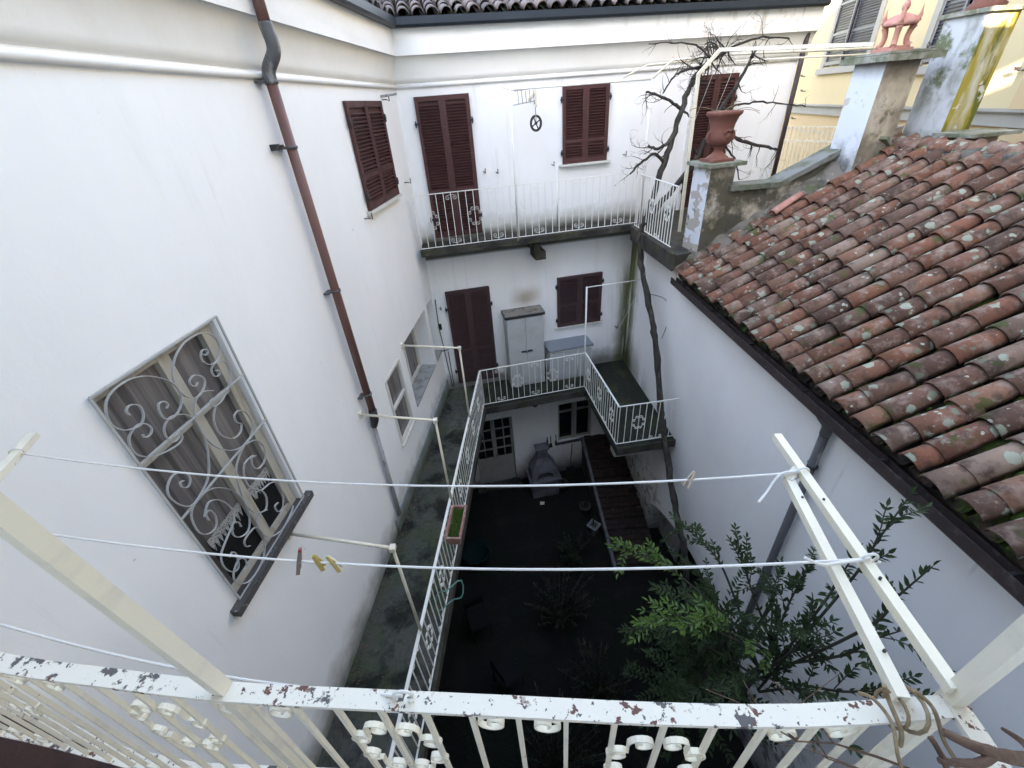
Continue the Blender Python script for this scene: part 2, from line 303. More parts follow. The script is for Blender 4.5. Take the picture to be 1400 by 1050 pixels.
WM = {}
def link(o, parent, W):
    col.objects.link(o)
    if parent is not None:
        o.parent = parent; o.matrix_basis = WM[parent.name].inverted() @ W
    else: o.matrix_basis = W
    WM[o.name] = W.copy(); return o
def W3(loc=(0, 0, 0), rz=0): return Matrix.Translation(Vector(loc)) @ Matrix.Rotation(rz, 4, 'Z')
I4 = Matrix.Identity(4)
def tag(o, label, cat, group=None, kind=None):
    if label: o['label'] = label
    if cat: o['category'] = cat
    if group: o['group'] = group
    if kind: o['kind'] = kind
    return o
def thing(name, label, cat, W=I4, group=None):
    o = bpy.data.objects.new(name, None); o.empty_display_size = .1
    link(o, None, W); return tag(o, label, cat, group)
def part(name, mb, m, parent, W=I4, label=None, kind=None):
    me = mb if isinstance(mb, bpy.types.Mesh) else mb.mesh(name, m)
    o = bpy.data.objects.new(name, me); link(o, parent, W)
    if label: o['label'] = label
    if kind: o['kind'] = kind
    return o
def single(name, mb, m, label, cat, W=I4, group=None):
    o = part(name, mb, m, None, W); return tag(o, label, cat, group)
def structure(name, mb, m): o = part(name, mb, m, None); o['kind'] = 'structure'; return o
def catmull(pts, k=4):
    pts = [Vector(p) for p in pts]; P = [pts[0]] + pts + [pts[-1]]; out = []
    for i in range(1, len(P) - 2):
        for j in range(k):
            t = j / k; a, b, c, d = P[i - 1], P[i], P[i + 1], P[i + 2]
            out.append(.5 * ((2 * b) + (c - a) * t + (2 * a - 5 * b + 4 * c - d) * t * t + (3 * b - 3 * c + d - a) * t ** 3))
    return out + [pts[-1]]

# wall frames: local x along the wall, y into the wall, z up; origin height = eye height
def frame(x, y, az): return Matrix.Translation((x, y, H)) @ Matrix.Rotation(math.pi / 2 - az, 4, 'Z')
AD, AX, AR = R(6.71), R(80.18), R(-4.07)
CX, CY = -1.511, 8.466
RX, RY = 2.825, 9.217
FL = frame(CX, CY, AD); FX = frame(CX, CY, AX); FR = frame(RX, RY, AR + math.pi)
def wall_mesh(x0, x1, z0, z1, th, holes):
    """plastered wall with real openings; front face at y=0"""
    mb = MB(); xs = sorted({x0, x1, *[h[0] for h in holes], *[h[1] for h in holes]}); zs = sorted({z0, z1, *[h[2] for h in holes], *[h[3] for h in holes]})
    def hole(a, b): return any(h[0] - 1e-6 <= a and b[0] <= h[1] + 1e-6 and h[2] - 1e-6 <= b[1] and b[2] <= h[3] + 1e-6 for h in holes)
    for i in range(len(xs) - 1):
        for j in range(len(zs) - 1):
            a, b, c, d = xs[i], xs[i + 1], zs[j], zs[j + 1]
            if not hole(a, (b, c, d)):
                mb.add([(a, 0, c), (b, 0, c), (b, 0, d), (a, 0, d)], [(0, 1, 2, 3)]); mb.add([(a, th, c), (b, th, c), (b, th, d), (a, th, d)], [(3, 2, 1, 0)])
    for h in holes:
        a, b, c, d = h
        mb.add([(a, 0, c), (b, 0, c), (b, th, c), (a, th, c)], [(3, 2, 1, 0)]); mb.add([(a, 0, d), (b, 0, d), (b, th, d), (a, th, d)], [(0, 1, 2, 3)])
        mb.add([(a, 0, c), (a, th, c), (a, th, d), (a, 0, d)], [(3, 2, 1, 0)]); mb.add([(b, 0, c), (b, th, c), (b, th, d), (b, 0, d)], [(0, 1, 2, 3)])
    mb.add([(x0, 0, z1), (x1, 0, z1), (x1, th, z1), (x0, th, z1)], [(0, 1, 2, 3)])
    mb.add([(x0, 0, z0), (x0, th, z0), (x0, th, z1), (x0, 0, z1)], [(3, 2, 1, 0)]); mb.add([(x1, 0, z0), (x1, th, z0), (x1, th, z1), (x1, 0, z1)], [(0, 1, 2, 3)])
    return mb

# ---- shutters: leaf > slats
_cache = {}
def cached(key, fn):
    if key not in _cache: _cache[key] = fn()
    return _cache[key]
def shutter(house, F, x0, x1, z0, z1, m='shutter', y=-.03, midrails=(.33,), n=None, leaves=2, tilt=0):
    lw = (x1 - x0 - .008) / leaves; h = z1 - z0; out = []
    for k in range(leaves):
        def leafmesh():
            b = MB(); st = .055
            b.box(0, st, -.022, .022, 0, h); b.box(lw - st, lw, -.022, .022, 0, h)
            zs = [.0] + [h * q for q in midrails] + [h]
            rails = [(0, .09), (h - .07, h)] + [(h * q - .03, h * q + .03) for q in midrails]
            for a, c in rails: b.box(st, lw - st, -.02, .02, a, c)
            b.box(st, lw - st, .016, .02, 0.05, h - .05)
            b.box(lw - .012, lw + .014, -.026, -.0225, 0, h); return b.mesh('shutter', m)
        me = cached(('leaf', round(lw, 3), round(h, 3), m, midrails), leafmesh)
        Wl = F @ Matrix.Translation((x0 + k * (lw + .008), y, z0)) @ Matrix.Rotation(tilt if k else -tilt, 4, 'Z')
        o = part('shutter', me, None, house, Wl)
        sw = lw - .116
        sm = cached(('slat', round(sw, 3), m), lambda: MB().box(0, sw, -.026, .018, -.0035, .0035, Matrix.Rotation(R(24), 4, 'X')).mesh('slat', m))
        edges = [.09] + [h * q for q in midrails] + [h - .07]
        gap = n or .044
        z = edges[0] + .02
        while z < h - .09:
            if all(abs(z - h * q) > .04 for q in midrails): part('slat', sm, None, o, Wl @ Matrix.Translation((.058, -.001, z)) @ Matrix.Rotation(rnd.uniform(-.12, .12), 4, 'X') @ Matrix.Rotation(rnd.uniform(-.006, .006), 4, 'Y'))
            z += gap
        hy = (lw if k else 0)
        hm = cached(('hinge', m), lambda: MB().box(-.05, .03, -.012, .012, -.02, .02).tube([(-.03, 0, -.05), (-.03, 0, .05)], .012, 6).mesh('hinge', 'dark_iron'))
        for q in (.15, .83): part('hinge', hm, None, o, Wl @ Matrix.Translation((hy, -.028, h * q)) @ Matrix.Rotation(math.pi if k else 0, 4, 'Z'))
        out.append(o)
    return out

# ---- ironwork
def spiral(cx, cz, r0, r1, a0, turns, n=18):
    return [(cx + (r0 + (r1 - r0) * i / n) * math.cos(a0 + turns * 2 * math.pi * i / n), 0, cz + (r0 + (r1 - r0) * i / n) * math.sin(a0 + turns * 2 * math.pi * i / n)) for i in range(n + 1)]
def scroll_meshes(sp, wd, m, k=None):
    k = k or sp / .105
    if k > 1.2: top = [(0, 0, -.034), (.03, 0, -.038), (.05, 0, -.042)] + spiral(.060, -.082, .040, .009, math.pi * .55, -1.45, 30)
    else: top = [(0, 0, -.014), (.04 * k, 0, -.012), (.07 * k, 0, -.014)] + spiral(.07 * k, -.042 * k, .03 * k, .008 * k, math.pi / 2, -1.35)
    mid = list(reversed(spiral(.030 * k, .100 * k, .028 * k, .008 * k, -math.pi * .1, 1.3))) + spiral(.074 * k, .045 * k, .026 * k, .008 * k, math.pi * .75, -1.4)
    t = MB().ribbon(top, (0, 1, 0), wd, .004); d = MB().ribbon(mid, (0, 1, 0), wd, .004)
    return t.mesh('scroll', m), d.mesh('scroll', m)
def railing(name, house, A, B, ztop, zbot, sp, m='white_metal', mrail=None, rb=.006, railw=.035, railh=.012, phase=0, label=None, wd=.014, seg=6, cols=6, skip=()):
    """A,B: plan points; the rail is the part, balusters and scrolls its sub-parts"""
    A, B = Vector((*A, 0)), Vector((*B, 0)); Lh = (B - A).length; ang = math.atan2(B.y - A.y, B.x - A.x)
    W = Matrix.Translation((A.x, A.y, Z(zbot))) @ Matrix.Rotation(ang, 4, 'Z'); h = ztop - zbot
    b = MB(); b.box(0, Lh, -railw / 2, railw / 2, h - railh, h)
    o = part(name, b, mrail or m, house, W, label)
    lo = MB(); lo.box(0, Lh, -.009, .009, 0, .009); part('bottom_rail', lo, m, o, W)
    bal = MB().box(-rb, rb, -rb, rb, .009, h - railh).mesh('baluster', m)
    st, sm = scroll_meshes(sp, wd, m)
    n = int(Lh / sp)
    for i in range(n + 1):
        if i in skip: continue
        Wi = W @ Matrix.Translation((.02 + i * sp + rnd.uniform(-.002, .002), 0, 0)); part('baluster', bal, None, o, Wi)
        q = (i + phase) % cols
        if q == 0 and 0 < i < n:
            for sx in (1, -1):
                part('scroll', st, None, o, Wi @ Matrix.Translation((0, 0, h - railh)) @ Matrix.Diagonal((sx, 1, 1, 1)))
                part('scroll', st, None, o, Wi @ Matrix.Translation((0, 0, .01)) @ Matrix.Diagonal((sx, 1, -1, 1)))
        if q == cols // 2 and 0 < i < n:
            for sx in (1, -1):
                for sz in (1, -1): part('scroll', sm, None, o, Wi @ Matrix.Translation((0, 0, h * .52)) @ Matrix.Diagonal((sx, 1, sz, 1)))
    return o, W, Lh
# ================================================================ GROUND
g = MB()
nx, ny = 40, 60; x0, x1, y0, y1 = -3.0, 4.0, -1.2, 10.6
gn = random.Random(3)
hts = [[gn.uniform(0, .04) for _ in range(ny + 1)] for _ in range(nx + 1)]
vs = [(x0 + (x1 - x0) * i / nx, y0 + (y1 - y0) * j / ny, hts[i][j]) for i in range(nx + 1) for j in range(ny + 1)]
g.add(vs, [(i * (ny + 1) + j, (i + 1) * (ny + 1) + j, (i + 1) * (ny + 1) + j + 1, i * (ny + 1) + j + 1) for i in range(nx) for j in range(ny)], True)
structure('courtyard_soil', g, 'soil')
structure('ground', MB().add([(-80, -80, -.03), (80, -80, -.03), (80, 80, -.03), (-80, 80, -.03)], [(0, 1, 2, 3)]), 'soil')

# ================================================================ LEFT WING
lw = thing('white_wing', 'white rendered house wing on the left with an ironwork window grille and brown downpipe', 'house', FL @ Matrix.Translation((-4, 0, -9.03)))
GW = (-6.53, -5.53, -3.10, -1.18)          # barred window
SW = (-3.12, -2.45, -4.53, -3.30)          # small wooden window
O1, O2 = (-2.14, -.66, -4.50, -3.22), (-.50, -.03, -4.50, -3.22)
part('wall', wall_mesh(-12, 0.02, -9.03, 1.1, .45, [GW, SW, O1, O2]), 'plaster_left', lw, FL)
part('upper_storey', MB().box(-12, 0, .45, 8, -9.03, 1.0), 'plaster_left', lw, FL)
part('plinth', MB().box(-4.05, -.02, -.025, -.001, -5.56, -5.26), 'plinth', lw, FL)
b = MB()
b.tube([(-12, -.012, .345), (0, -.012, .345)], .028, 8)
part('moulding', b, 'cornice', lw, FL)
def cornice(F, x0, x1, house, m0, m1):
    b = MB(); n = 8; pr = [(.0, .385)] + [(.02 + .10 * (1 - math.cos(i / n * math.pi / 2)), .40 + .33 * math.sin(i / n * math.pi / 2)) for i in range(n + 1)]
    vs = []
    for x, mt in ((x0, m0), (x1, m1)): vs += [(x + mt * p[0], -p[0], p[1]) for p in pr]
    k = len(pr); b.add(vs, [(i, k + i, k + i + 1, i + 1) for i in range(k - 1)], True)
    part('cove', b, 'soffit', house, F)
    b = MB(); a = pr[-1][0]; vs = []
    for x, mt in ((x0, m0), (x1, m1)):
        for y, z in ((a - .02, .73), (a + .012, .735), (a + .012, 1.09), (-.3, 1.09), (-.3, .74)): vs.append((x + mt * y, -y, z))
    b.add(vs, [(i, 5 + i, 5 + (i + 1) % 5, (i + 1) % 5) for i in range(5)] + [(4, 3, 2, 1, 0), (5, 6, 7, 8, 9)])
    part('fascia', b, 'cornice', house, F)
    b = MB(); vs = []; prg = [(.13, 1.17), (.13, 1.09), (.15, 1.06), (.22, 1.06), (.25, 1.09), (.25, 1.18), (.235, 1.18), (.235, 1.10), (.145, 1.10), (.145, 1.17)]
    for x, mt in ((x0, m0), (x1, m1)): vs += [(x + mt * p[0], -p[0], p[1]) for p in prg]
    k = len(prg); b.add(vs, [(i, k + i, k + (i + 1) % k, (i + 1) % k) for i in range(k)] + [tuple(reversed(range(k))), tuple(range(k, 2 * k))])
    part('gutter', b, 'gutter_blue', house, F)
MT = 1 / math.tan((math.pi - (AX - AD)) / 2)      # mitre of the inner corner
cornice(FL, -12, 0, lw, 0, -MT)
def coppo(length=.46, r0=.1, r1=.08, seg=8, th=.013, inv=False):
    b = MB(); sgn = -1 if inv else 1; vs = []
    for (x, r) in ((0, r0), (length, r1)):
        for rr in (r, r - th):
            for k in range(seg + 1):
                an = math.pi * (.04 + .92 * k / seg); vs.append((math.cos(an) * rr, x, sgn * math.sin(an) * rr * 1.06))
    n = seg + 1; fs = []
    for k in range(seg):
        fs += [(k, k + 1, 2 * n + k + 1, 2 * n + k), (n + k + 1, n + k, 3 * n + k, 3 * n + k + 1), (k + 1, k, n + k, n + k + 1), (2 * n + k, 2 * n + k + 1, 3 * n + k + 1, 3 * n + k)]
    fs += [(0, 2 * n, 3 * n, n), (n - 1, 2 * n - 1, 4 * n - 1, 3 * n - 1)]
    b.add(vs, fs, True); return b
def tiled(roof, W, cols, rows, sp, ex, m, mpan, keep=None, jitter=1.0, r=.1, lim=300, score=None, short=0):
    """W: x along the eave, y up the slope, z normal; tile objects for the nearest ones"""
    mesh = cached(('coppo', m, r), lambda: coppo(ex + .09, r, r * .8).mesh('tile', m))
    mshort = coppo(short + .09, r * 1.0, r * .86).mesh('tile', m) if short else None
    pan = MB(); spots = []
    for c in range(cols[0], cols[1]):
        for k in range(rows):
            x = (c + .5) * sp; y = k * ex if not short else (0 if k == 0 else short + (k - 1) * ex)
            if keep and not keep(x, y): continue
            spots.append((x, y, k))
            P = coppo(ex + .09, r * .95, r * .85, 6, .012, True); T = Matrix.Translation((x + sp / 2, y, r * .62 + .006 * (k % 2))) @ Matrix.Rotation(R(2.2), 4, 'X')
            pan.add([T @ Vector(p) for p in P.v], P.f, True)
    pp = part('pan_tiles', pan, mpan, roof, W, kind='stuff')
    if score: spots.sort(key=score)
    rest = MB()
    for i, (x, y, k) in enumerate(spots):
        T = Matrix.Translation((x + rnd.uniform(-.009, .009) * jitter, y + rnd.uniform(-.025, .025) * jitter, .045 + .014)) @ Matrix.Rotation(R(rnd.uniform(-2.2, 2.2)) * jitter, 4, 'Z') @ Matrix.Rotation(R(-2.3 + rnd.uniform(-.8, .8) * jitter), 4, 'X') @ Matrix.Rotation(R(rnd.uniform(-5, 5)) * jitter, 4, 'Y')
        if i < lim:
            part('tile', mshort if short and k == 0 else mesh, None, roof, W @ T @ Matrix.Diagonal((rnd.uniform(.93, 1.05), 1, rnd.uniform(.92, 1.06), 1)))
        else:
            P = coppo(ex + .09, r, r * .8, 6); rest.add([T @ Vector(p) for p in P.v], P.f, True)
    if rest.v: part('far_tiles', rest, m, roof, W, kind='stuff')
def roof_deck(house, F, x0, x1, m0, slope, run, mt0=0, mt1=0):
    c, s = math.cos(R(slope)) * run, math.sin(R(slope)) * run
    b = MB(); b.add([(x0 + mt0 * .12, -.12, 1.12), (x1 + mt1 * .12, -.12, 1.12), (x1 - mt1 * c, c - .12, 1.12 + s), (x0 - mt0 * c, c - .12, 1.12 + s), (x0, 8, 1.0), (x1, 8, 1.0)], [(0, 1, 2, 3), (3, 2, 5, 4)])
    return part('roof', b, m0, house, F)
rf = roof_deck(lw, FL, -12, 0, 'pan', 17, 4.5, 0, -MT)
Wr = FL @ Matrix.Translation((0, -.13, 1.14)) @ Matrix.Rotation(R(17), 4, 'X')
tiled(rf, Wr, (-19, 0), 3, .215, .36, 'tile_grey', 'pan', keep=lambda x, y: x < -.05 + MT * y)

# openings in the left wing
x0, x1, z0, z1 = GW
wn = part('window', MB().box(x0, x1, .085, .09, z0, z1), 'glass_curtain', lw, FL)
b = MB()
for a in ((x0 + x1) / 2 + .03, x1 - .06): b.box(a - .045, a + .045, .04, .085, z0 + .02, z1)
for c in (z0 + .03, z1 - .02): b.box(x0, x1, .045, .085, c - .03, c + .03)
b.box(x0, x1, .05, .08, z0 + 1.36, z0 + 1.395)
part('frame', b, 'frame_beige', wn, FL)
part('room_gap', MB().box(x0 + .10, x1 - .12, .077, .084, z0 + .06, z0 + .5), 'room_dark', wn, FL)
for a, c in ((x0 + .10, (x0 + x1) / 2 - .03), ((x0 + x1) / 2 + .08, x1 - .12)):
    b = MB(); n = 9; wd = (c - a) / n
    for i in range(n):
        b.add([(a + i * wd, .072, z0 + .50), (a + (i + 1) * wd, .072, z0 + .50), (a + (i + .5) * wd, .072, z0 + .42 - .015 * (i % 2))], [(0, 1, 2)])
    b.box(a, c, .070, .073, z0 + .50, z0 + .56); part('lace_trim', b, 'lace', wn, FL)
part('window_sill', MB().box(x0 - .12, x1 + .10, -.07, -.002, z0 - .055, z0 + .012).box(x0 + .002, x1 - .002, -.002, .039, z0 + .002, z0 + .014), 'sill_dark', lw, FL)
gr = part('window_grille', MB().bar((x0 - .02, -.02, z0 + .01), (x0 - .02, -.02, z1 + .02), .014, .012, (0, 1, 0)).bar((x1 + .02, -.02, z0 + .01), (x1 + .02, -.02, z1 + .02), .014, .012, (0, 1, 0)).bar((x0 - .02, -.02, z1 + .02), (x1 + .02, -.02, z1 + .02), .014, .012, (0, 1, 0)).bar((x0 - .02, -.02, z0 + .01), (x1 + .02, -.02, z0 + .01), .014, .012, (0, 1, 0)), 'grille', lw, FL, 'pale wrought iron window grille full of curled scrolls')
SCR = {
    'a': [(-6.459,-1.367),(-6.463,-1.336),(-6.427,-1.32),(-6.383,-1.352),(-6.389,-1.416),(-6.43,-1.454),(-6.472,-1.45),(-6.535,-1.417),(-6.57,-1.35),(-6.552,-1.268),(-6.492,-1.207),(-6.381,-1.19),(-6.271,-1.22),(-6.178,-1.291),(-6.111,-1.382),(-6.11,-1.48),(-6.165,-1.54),(-6.243,-1.555),(-6.288,-1.525),(-6.293,-1.467),(-6.273,-1.423),(-6.234,-1.428),(-6.219,-1.463),(-6.242,-1.477)],
    'b': [(-6.459,-1.512),(-6.459,-1.536),(-6.423,-1.544),(-6.394,-1.519),(-6.408,-1.471),(-6.448,-1.446),(-6.51,-1.457),(-6.549,-1.493),(-6.562,-1.565),(-6.527,-1.629),(-6.447,-1.685),(-6.341,-1.718),(-6.276,-1.722),(-6.245,-1.697),(-6.263,-1.663),(-6.299,-1.663)],
    'c': [(-5.801,-1.331),(-5.791,-1.349),(-5.761,-1.341),(-5.76,-1.317),(-5.8,-1.307),(-5.829,-1.34),(-5.824,-1.387),(-5.772,-1.429),(-5.695,-1.43),(-5.641,-1.371),(-5.651,-1.277),(-5.731,-1.206),(-5.867,-1.187),(-5.989,-1.223),(-6.068,-1.292),(-6.106,-1.374),(-6.09,-1.47),(-6.045,-1.532),(-5.987,-1.556),(-5.92,-1.536),(-5.883,-1.496),(-5.897,-1.448),(-5.95,-1.414),(-5.998,-1.428),(-5.998,-1.463),(-5.968,-1.484),(-5.943,-1.47)],
    'd': [(-5.762,-1.487),(-5.735,-1.499),(-5.739,-1.529),(-5.785,-1.521),(-5.796,-1.474),(-5.764,-1.442),(-5.699,-1.446),(-5.641,-1.489),(-5.634,-1.575),(-5.695,-1.648),(-5.804,-1.7),(-5.876,-1.703),(-5.916,-1.687),(-5.922,-1.647),(-5.885,-1.641)],
    'e': [(-5.853,-1.596),(-5.937,-1.551),(-6.025,-1.567),(-6.077,-1.634),(-6.103,-1.748),(-6.063,-1.925),(-5.946,-2.067),(-5.793,-2.133),(-5.669,-2.108),(-5.617,-2.02),(-5.646,-1.919),(-5.71,-1.865),(-5.767,-1.873),(-5.773,-1.928),(-5.73,-1.969)],
    'f': [(-5.894,-1.704),(-5.962,-1.778),(-5.964,-1.907),(-5.869,-2.01),(-5.776,-2.019),(-5.734,-1.975)],
    'g': [(-6.268,-1.69),(-6.321,-1.688),(-6.343,-1.625),(-6.321,-1.567),(-6.246,-1.541),(-6.146,-1.594),(-6.099,-1.697),(-6.1,-1.835),(-6.16,-1.984),(-6.241,-2.087),(-6.368,-2.134),(-6.46,-2.136),(-6.523,-2.062),(-6.547,-1.961),(-6.519,-1.894),(-6.442,-1.864),(-6.365,-1.914),(-6.358,-1.979),(-6.403,-2.011),(-6.439,-1.98),(-6.435,-1.942),(-6.405,-1.951)],
    'h': [(-5.793,-2.133),(-5.656,-2.185),(-5.598,-2.304),(-5.65,-2.399),(-5.76,-2.401),(-5.807,-2.339),(-5.784,-2.274),(-5.729,-2.291)],
    'i': [(-5.793,-2.133),(-5.899,-2.168),(-5.991,-2.244),(-6.039,-2.399),(-6.05,-2.564),(-5.999,-2.68),(-5.886,-2.754),(-5.817,-2.675),(-5.837,-2.579),(-5.904,-2.544),(-5.916,-2.593)],
    'j': [(-5.757,-2.266),(-5.877,-2.254),(-5.94,-2.345),(-5.933,-2.458),(-5.834,-2.575)],
    'k': [(-6.368,-2.134),(-6.458,-2.155),(-6.513,-2.213),(-6.526,-2.342),(-6.469,-2.418),(-6.394,-2.43),(-6.35,-2.366),(-6.361,-2.286),(-6.406,-2.281),(-6.413,-2.338)],
    'l': [(-6.427,-2.288),(-6.339,-2.23),(-6.249,-2.295),(-6.196,-2.43),(-6.229,-2.532),(-6.38,-2.589),(-6.497,-2.645),(-6.527,-2.751),(-6.488,-2.852),(-6.424,-2.871),(-6.38,-2.778),(-6.395,-2.718),(-6.44,-2.729)],
    'm': [(-6.368,-2.134),(-6.239,-2.182),(-6.117,-2.314),(-6.057,-2.484),(-6.08,-2.64),(-6.162,-2.727),(-6.262,-2.693),(-6.306,-2.616),(-6.259,-2.548),(-6.204,-2.581),(-6.203,-2.637)],
    'n': [(-5.837,-2.579),(-5.654,-2.636),(-5.6,-2.79),(-5.672,-2.917),(-5.759,-2.901),(-5.77,-2.826),(-5.711,-2.832)],
    'o': [(-5.873,-2.769),(-5.981,-2.72),(-6.052,-2.79),(-6.009,-2.966),(-5.825,-3.074),(-5.618,-3.063),(-5.534,-3.029)],
    'p': [(-6.222,-2.844),(-6.261,-2.81),(-6.244,-2.755),(-6.14,-2.756),(-6.071,-2.785),(-6.047,-2.916),(-6.136,-3.045),(-6.281,-3.088),(-6.434,-3.06),(-6.516,-2.948),(-6.501,-2.871),(-6.39,-2.822),(-6.334,-2.885),(-6.358,-2.95),(-6.409,-2.934)]}
for kk, pts in SCR.items():
    part('scroll', MB().ribbon(catmull([(x0 - .01 + (u + 6.57) * (x1 - x0 + .02) / (1.0 - .012 * (z + 1.2) * 10), -.02, z) for u, z in pts], 3), (0, 1, 0), .016, .005), 'grille', gr, FL)
for p, q in (((-6.54, -1.65), (-5.52, -1.66)), ((-6.54, -2.15), (-5.52, -2.12))):
    part('cross_bar', MB().bar((p[0], -.02, p[1]), (q[0], -.02, q[1]), .012, .012), 'grille', gr, FL)

x0, x1, z0, z1 = SW
wn = part('window', MB().box(x0 + .04, x1 - .04, .03, .035, z0 + .04, z1 - .04), 'glass_curtain', lw, FL)
b = MB()
for a in (x0 + .015, x1 - .015): b.box(a - .03, a + .03, -.015, .04, z0, z1)
for c in (z0 + .015, z1 - .015, z0 + .66): b.box(x0 + .03, x1 - .03, -.012, .04, c - .022, c + .022)
b.box(x0 - .03, x1 + .03, -.05, .0, z0 - .03, z0 - .005)
part('frame', b, 'window_white', wn, FL)
part('backing', MB().box(x0, x1, .05, .3, z0, z1), 'room_dark', wn, FL)
for (x0, x1, z0, z1) in (O1, O2):
    wn = part('window', MB().box(x0, x1, .33, .335, z0, z1), 'glass_curtain', lw, FL)
    b = MB()
    for a in (x0 + .04, (x0 + x1) / 2, x1 - .04): b.box(a - .035, a + .035, .28, .33, z0, z1)
    for c in (z0 + .04, z1 - .04): b.box(x0, x1, .285, .33, c - .035, c + .035)
    part('frame', b, 'window_white', wn, FL)
    part('window_sill', MB().box(x0 + .002, x1 - .002, -.02, .28, z0 + .002, z0 + .03), 'sill_grey', lw, FL)
shutter(lw, FL, -2.25, -.96, -1.09, .165)
part('window_sill', MB().box(-2.30, -.90, -.08, -.001, -1.13, -1.095), 'window_white', lw, FL)
# downpipe of the left wing
dp = part('downpipe', MB().tube([(-3.87, -.09, .30), (-3.87, -.09, -3.30)], .048, 12), 'downpipe', lw, FL)
part('upper_pipe', MB().tube([(-3.87, -.19, 1.12), (-3.87, -.19, .67)], .048, 12), 'downpipe', dp, FL)
part('elbow', MB().tube(catmull([(-3.87, -.19, .69), (-3.87, -.195, .63), (-3.87, -.205, .56), (-3.87, -.19, .49), (-3.87, -.14, .43), (-3.87, -.10, .38), (-3.87, -.09, .32), (-3.87, -.09, .28)], 3), .055, 12), 'pipe_grey', dp, FL)
for z in (.95, .3, -.2, -1.6, -3.0): part('pipe_clip', MB().tube([(-3.87, -.09 - (.1 if z > .5 else 0), z - .012), (-3.87, -.09 - (.1 if z > .5 else 0), z + .012)], .058, 12).box(-3.98, -3.86, -.06, 0, z - .01, z + .01), 'pipe_grey', dp, FL)
part('pipe_joint', MB().tube([(-3.87, -.09, -3.26), (-3.88, -.085, -3.42), (-3.90, -.06, -3.52)], [.056, .058, .04], 12), 'dark_iron', dp, FL)
part('lower_pipe', MB().tube([(-3.90, -.06, -3.5), (-3.93, -.045, -5.25)], .032, 10), 'pipe_pale', dp, FL)
for u, z in ((-4.02, -.18),): part('wall_hook', MB().box(u - .05, u, -.07, 0, z - .03, z + .02).tube([(u, -.06, z), (u + .04, -.08, z)], .012, 6), 'dark_iron', lw, FL)
for u, z in ((-2.42, -1.15), (-.42, -1.0), (-.75, .18)):
    part('wall_hook', MB().tube([(u, 0, z), (u, -.07, z), (u + .03, -.10, z - .02), (u + .03, -.10, z + .06)], .008, 6), 'dark_iron', lw, FL)
part('short_tube', MB().tube([(-.78, 0, .22), (-.78, -.25, .24)], .018, 8), 'pipe_pale', lw, FL)

# lower balcony along the left wing
def xy(F, x, y): p = F @ Vector((x, y, 0)); return (p.x, p.y)
sl_ = MB(); pl = [(-2.62, .55), (-1.36, .55), (-.66, 7.60), (-.80, 8.58), (-1.50, 8.46)]
sl_.prism(pl, Z(-5.68), Z(-5.55)); part('balcony_slab', sl_, 'balcony_floor', lw, I4)
part('slab_edge', MB().prism([(-1.36, .55), (-1.32, .55), (-.62, 7.60), (-.66, 7.60)], Z(-5.70), Z(-5.545)), 'concrete_dark', lw, I4)
railing('balcony_railing', lw, (-1.34, .9), (-.653, 7.62), -4.6, -5.48, .125, 'white_metal', rb=.0055, railw=.035, railh=.02, phase=2, wd=.012)
# clothes-line brackets over that balcony
for (py) in (6.05, 4.2, 2.40):
    u = (py + .25 - CY) / math.cos(AD) ; pw = FL @ Vector((u, 0, -3.22)); xr = -1.34 + (py - .9) * (.687 / 6.72)
    t = single('line_bracket', MB().tube([(pw.x, pw.y, Z(-3.20)), (xr + .02, py, Z(-3.20))], .016, 8).tube([(xr + .02, py, Z(-3.19)), (xr + .01, py, Z(-4.62))], .016, 8).box(xr - .005, xr + .045, py - .03, py + .03, Z(-3.225), Z(-3.18)).box(pw.x - .02, pw.x + .03, pw.y - .04, pw.y + .04, Z(-3.24), Z(-3.16)),
               'cream_metal', {6.05: 'cream tube bracket above the left balcony nearest the lower door', 4.2: 'middle cream tube bracket over the left balcony beside the planter', 2.4: 'cream tube bracket below the barred window, nearest the viewer'}[py], 'bracket', group='clothes-line brackets over the left balcony')

# ================================================================ FAR HOUSE
fh = thing('white_house', 'white two-balcony house with dark red shutters closing the courtyard', 'house', FX @ Matrix.Translation((3.5, 0, -9.03)))
GD = (.42, 1.46, -9.0, -6.70); GN = (2.70, 3.66, -7.90, -6.62)
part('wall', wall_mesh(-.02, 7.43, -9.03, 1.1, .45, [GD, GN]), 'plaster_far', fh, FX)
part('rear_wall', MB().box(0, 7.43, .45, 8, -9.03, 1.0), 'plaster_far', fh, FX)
b = MB(); b.tube([(0, -.012, .345), (7.43, -.012, .345)], .028, 8)
part('moulding', b, 'cornice', fh, FX)
cornice(FX, 0, 7.6, fh, MT, 0)
rf = roof_deck(fh, FX, 0, 7.6, 'pan', 17, 4.5, MT, 0)
Wr = FX @ Matrix.Translation((0, -.13, 1.14)) @ Matrix.Rotation(R(17), 4, 'X')
tiled(rf, Wr, (0, 35), 5, .215, .36, 'tile_grey', 'pan', keep=lambda x, y: x > .1 - MT * y)
part('corner_pipe', MB().tube([(7.46, -.05, 1.0), (7.46, -.05, -2.3)], .045, 10), 'gutter_brown', fh, FX)
# upper floor
shutter(fh, FX, .27, 1.17, -2.06, .20, midrails=(.36,))
shutter(fh, FX, 2.83, 3.68, -1.01, .205, midrails=(.30,))
shutter(fh, FX, 5.40, 6.20, -2.06, .20, midrails=(.36,), y=-.03)
b = MB(); b.box(5.32, 5.398, -.02, 0, -2.1, .28); b.box(6.202, 6.28, -.02, 0, -2.1, .28); b.box(5.398, 6.202, -.02, 0, .205, .28)
part('door_surround', b, 'cornice', fh, FX)
part('window_sill', MB().box(2.76, 3.76, -.09, -.001, -1.05, -1.015), 'window_white', fh, FX)
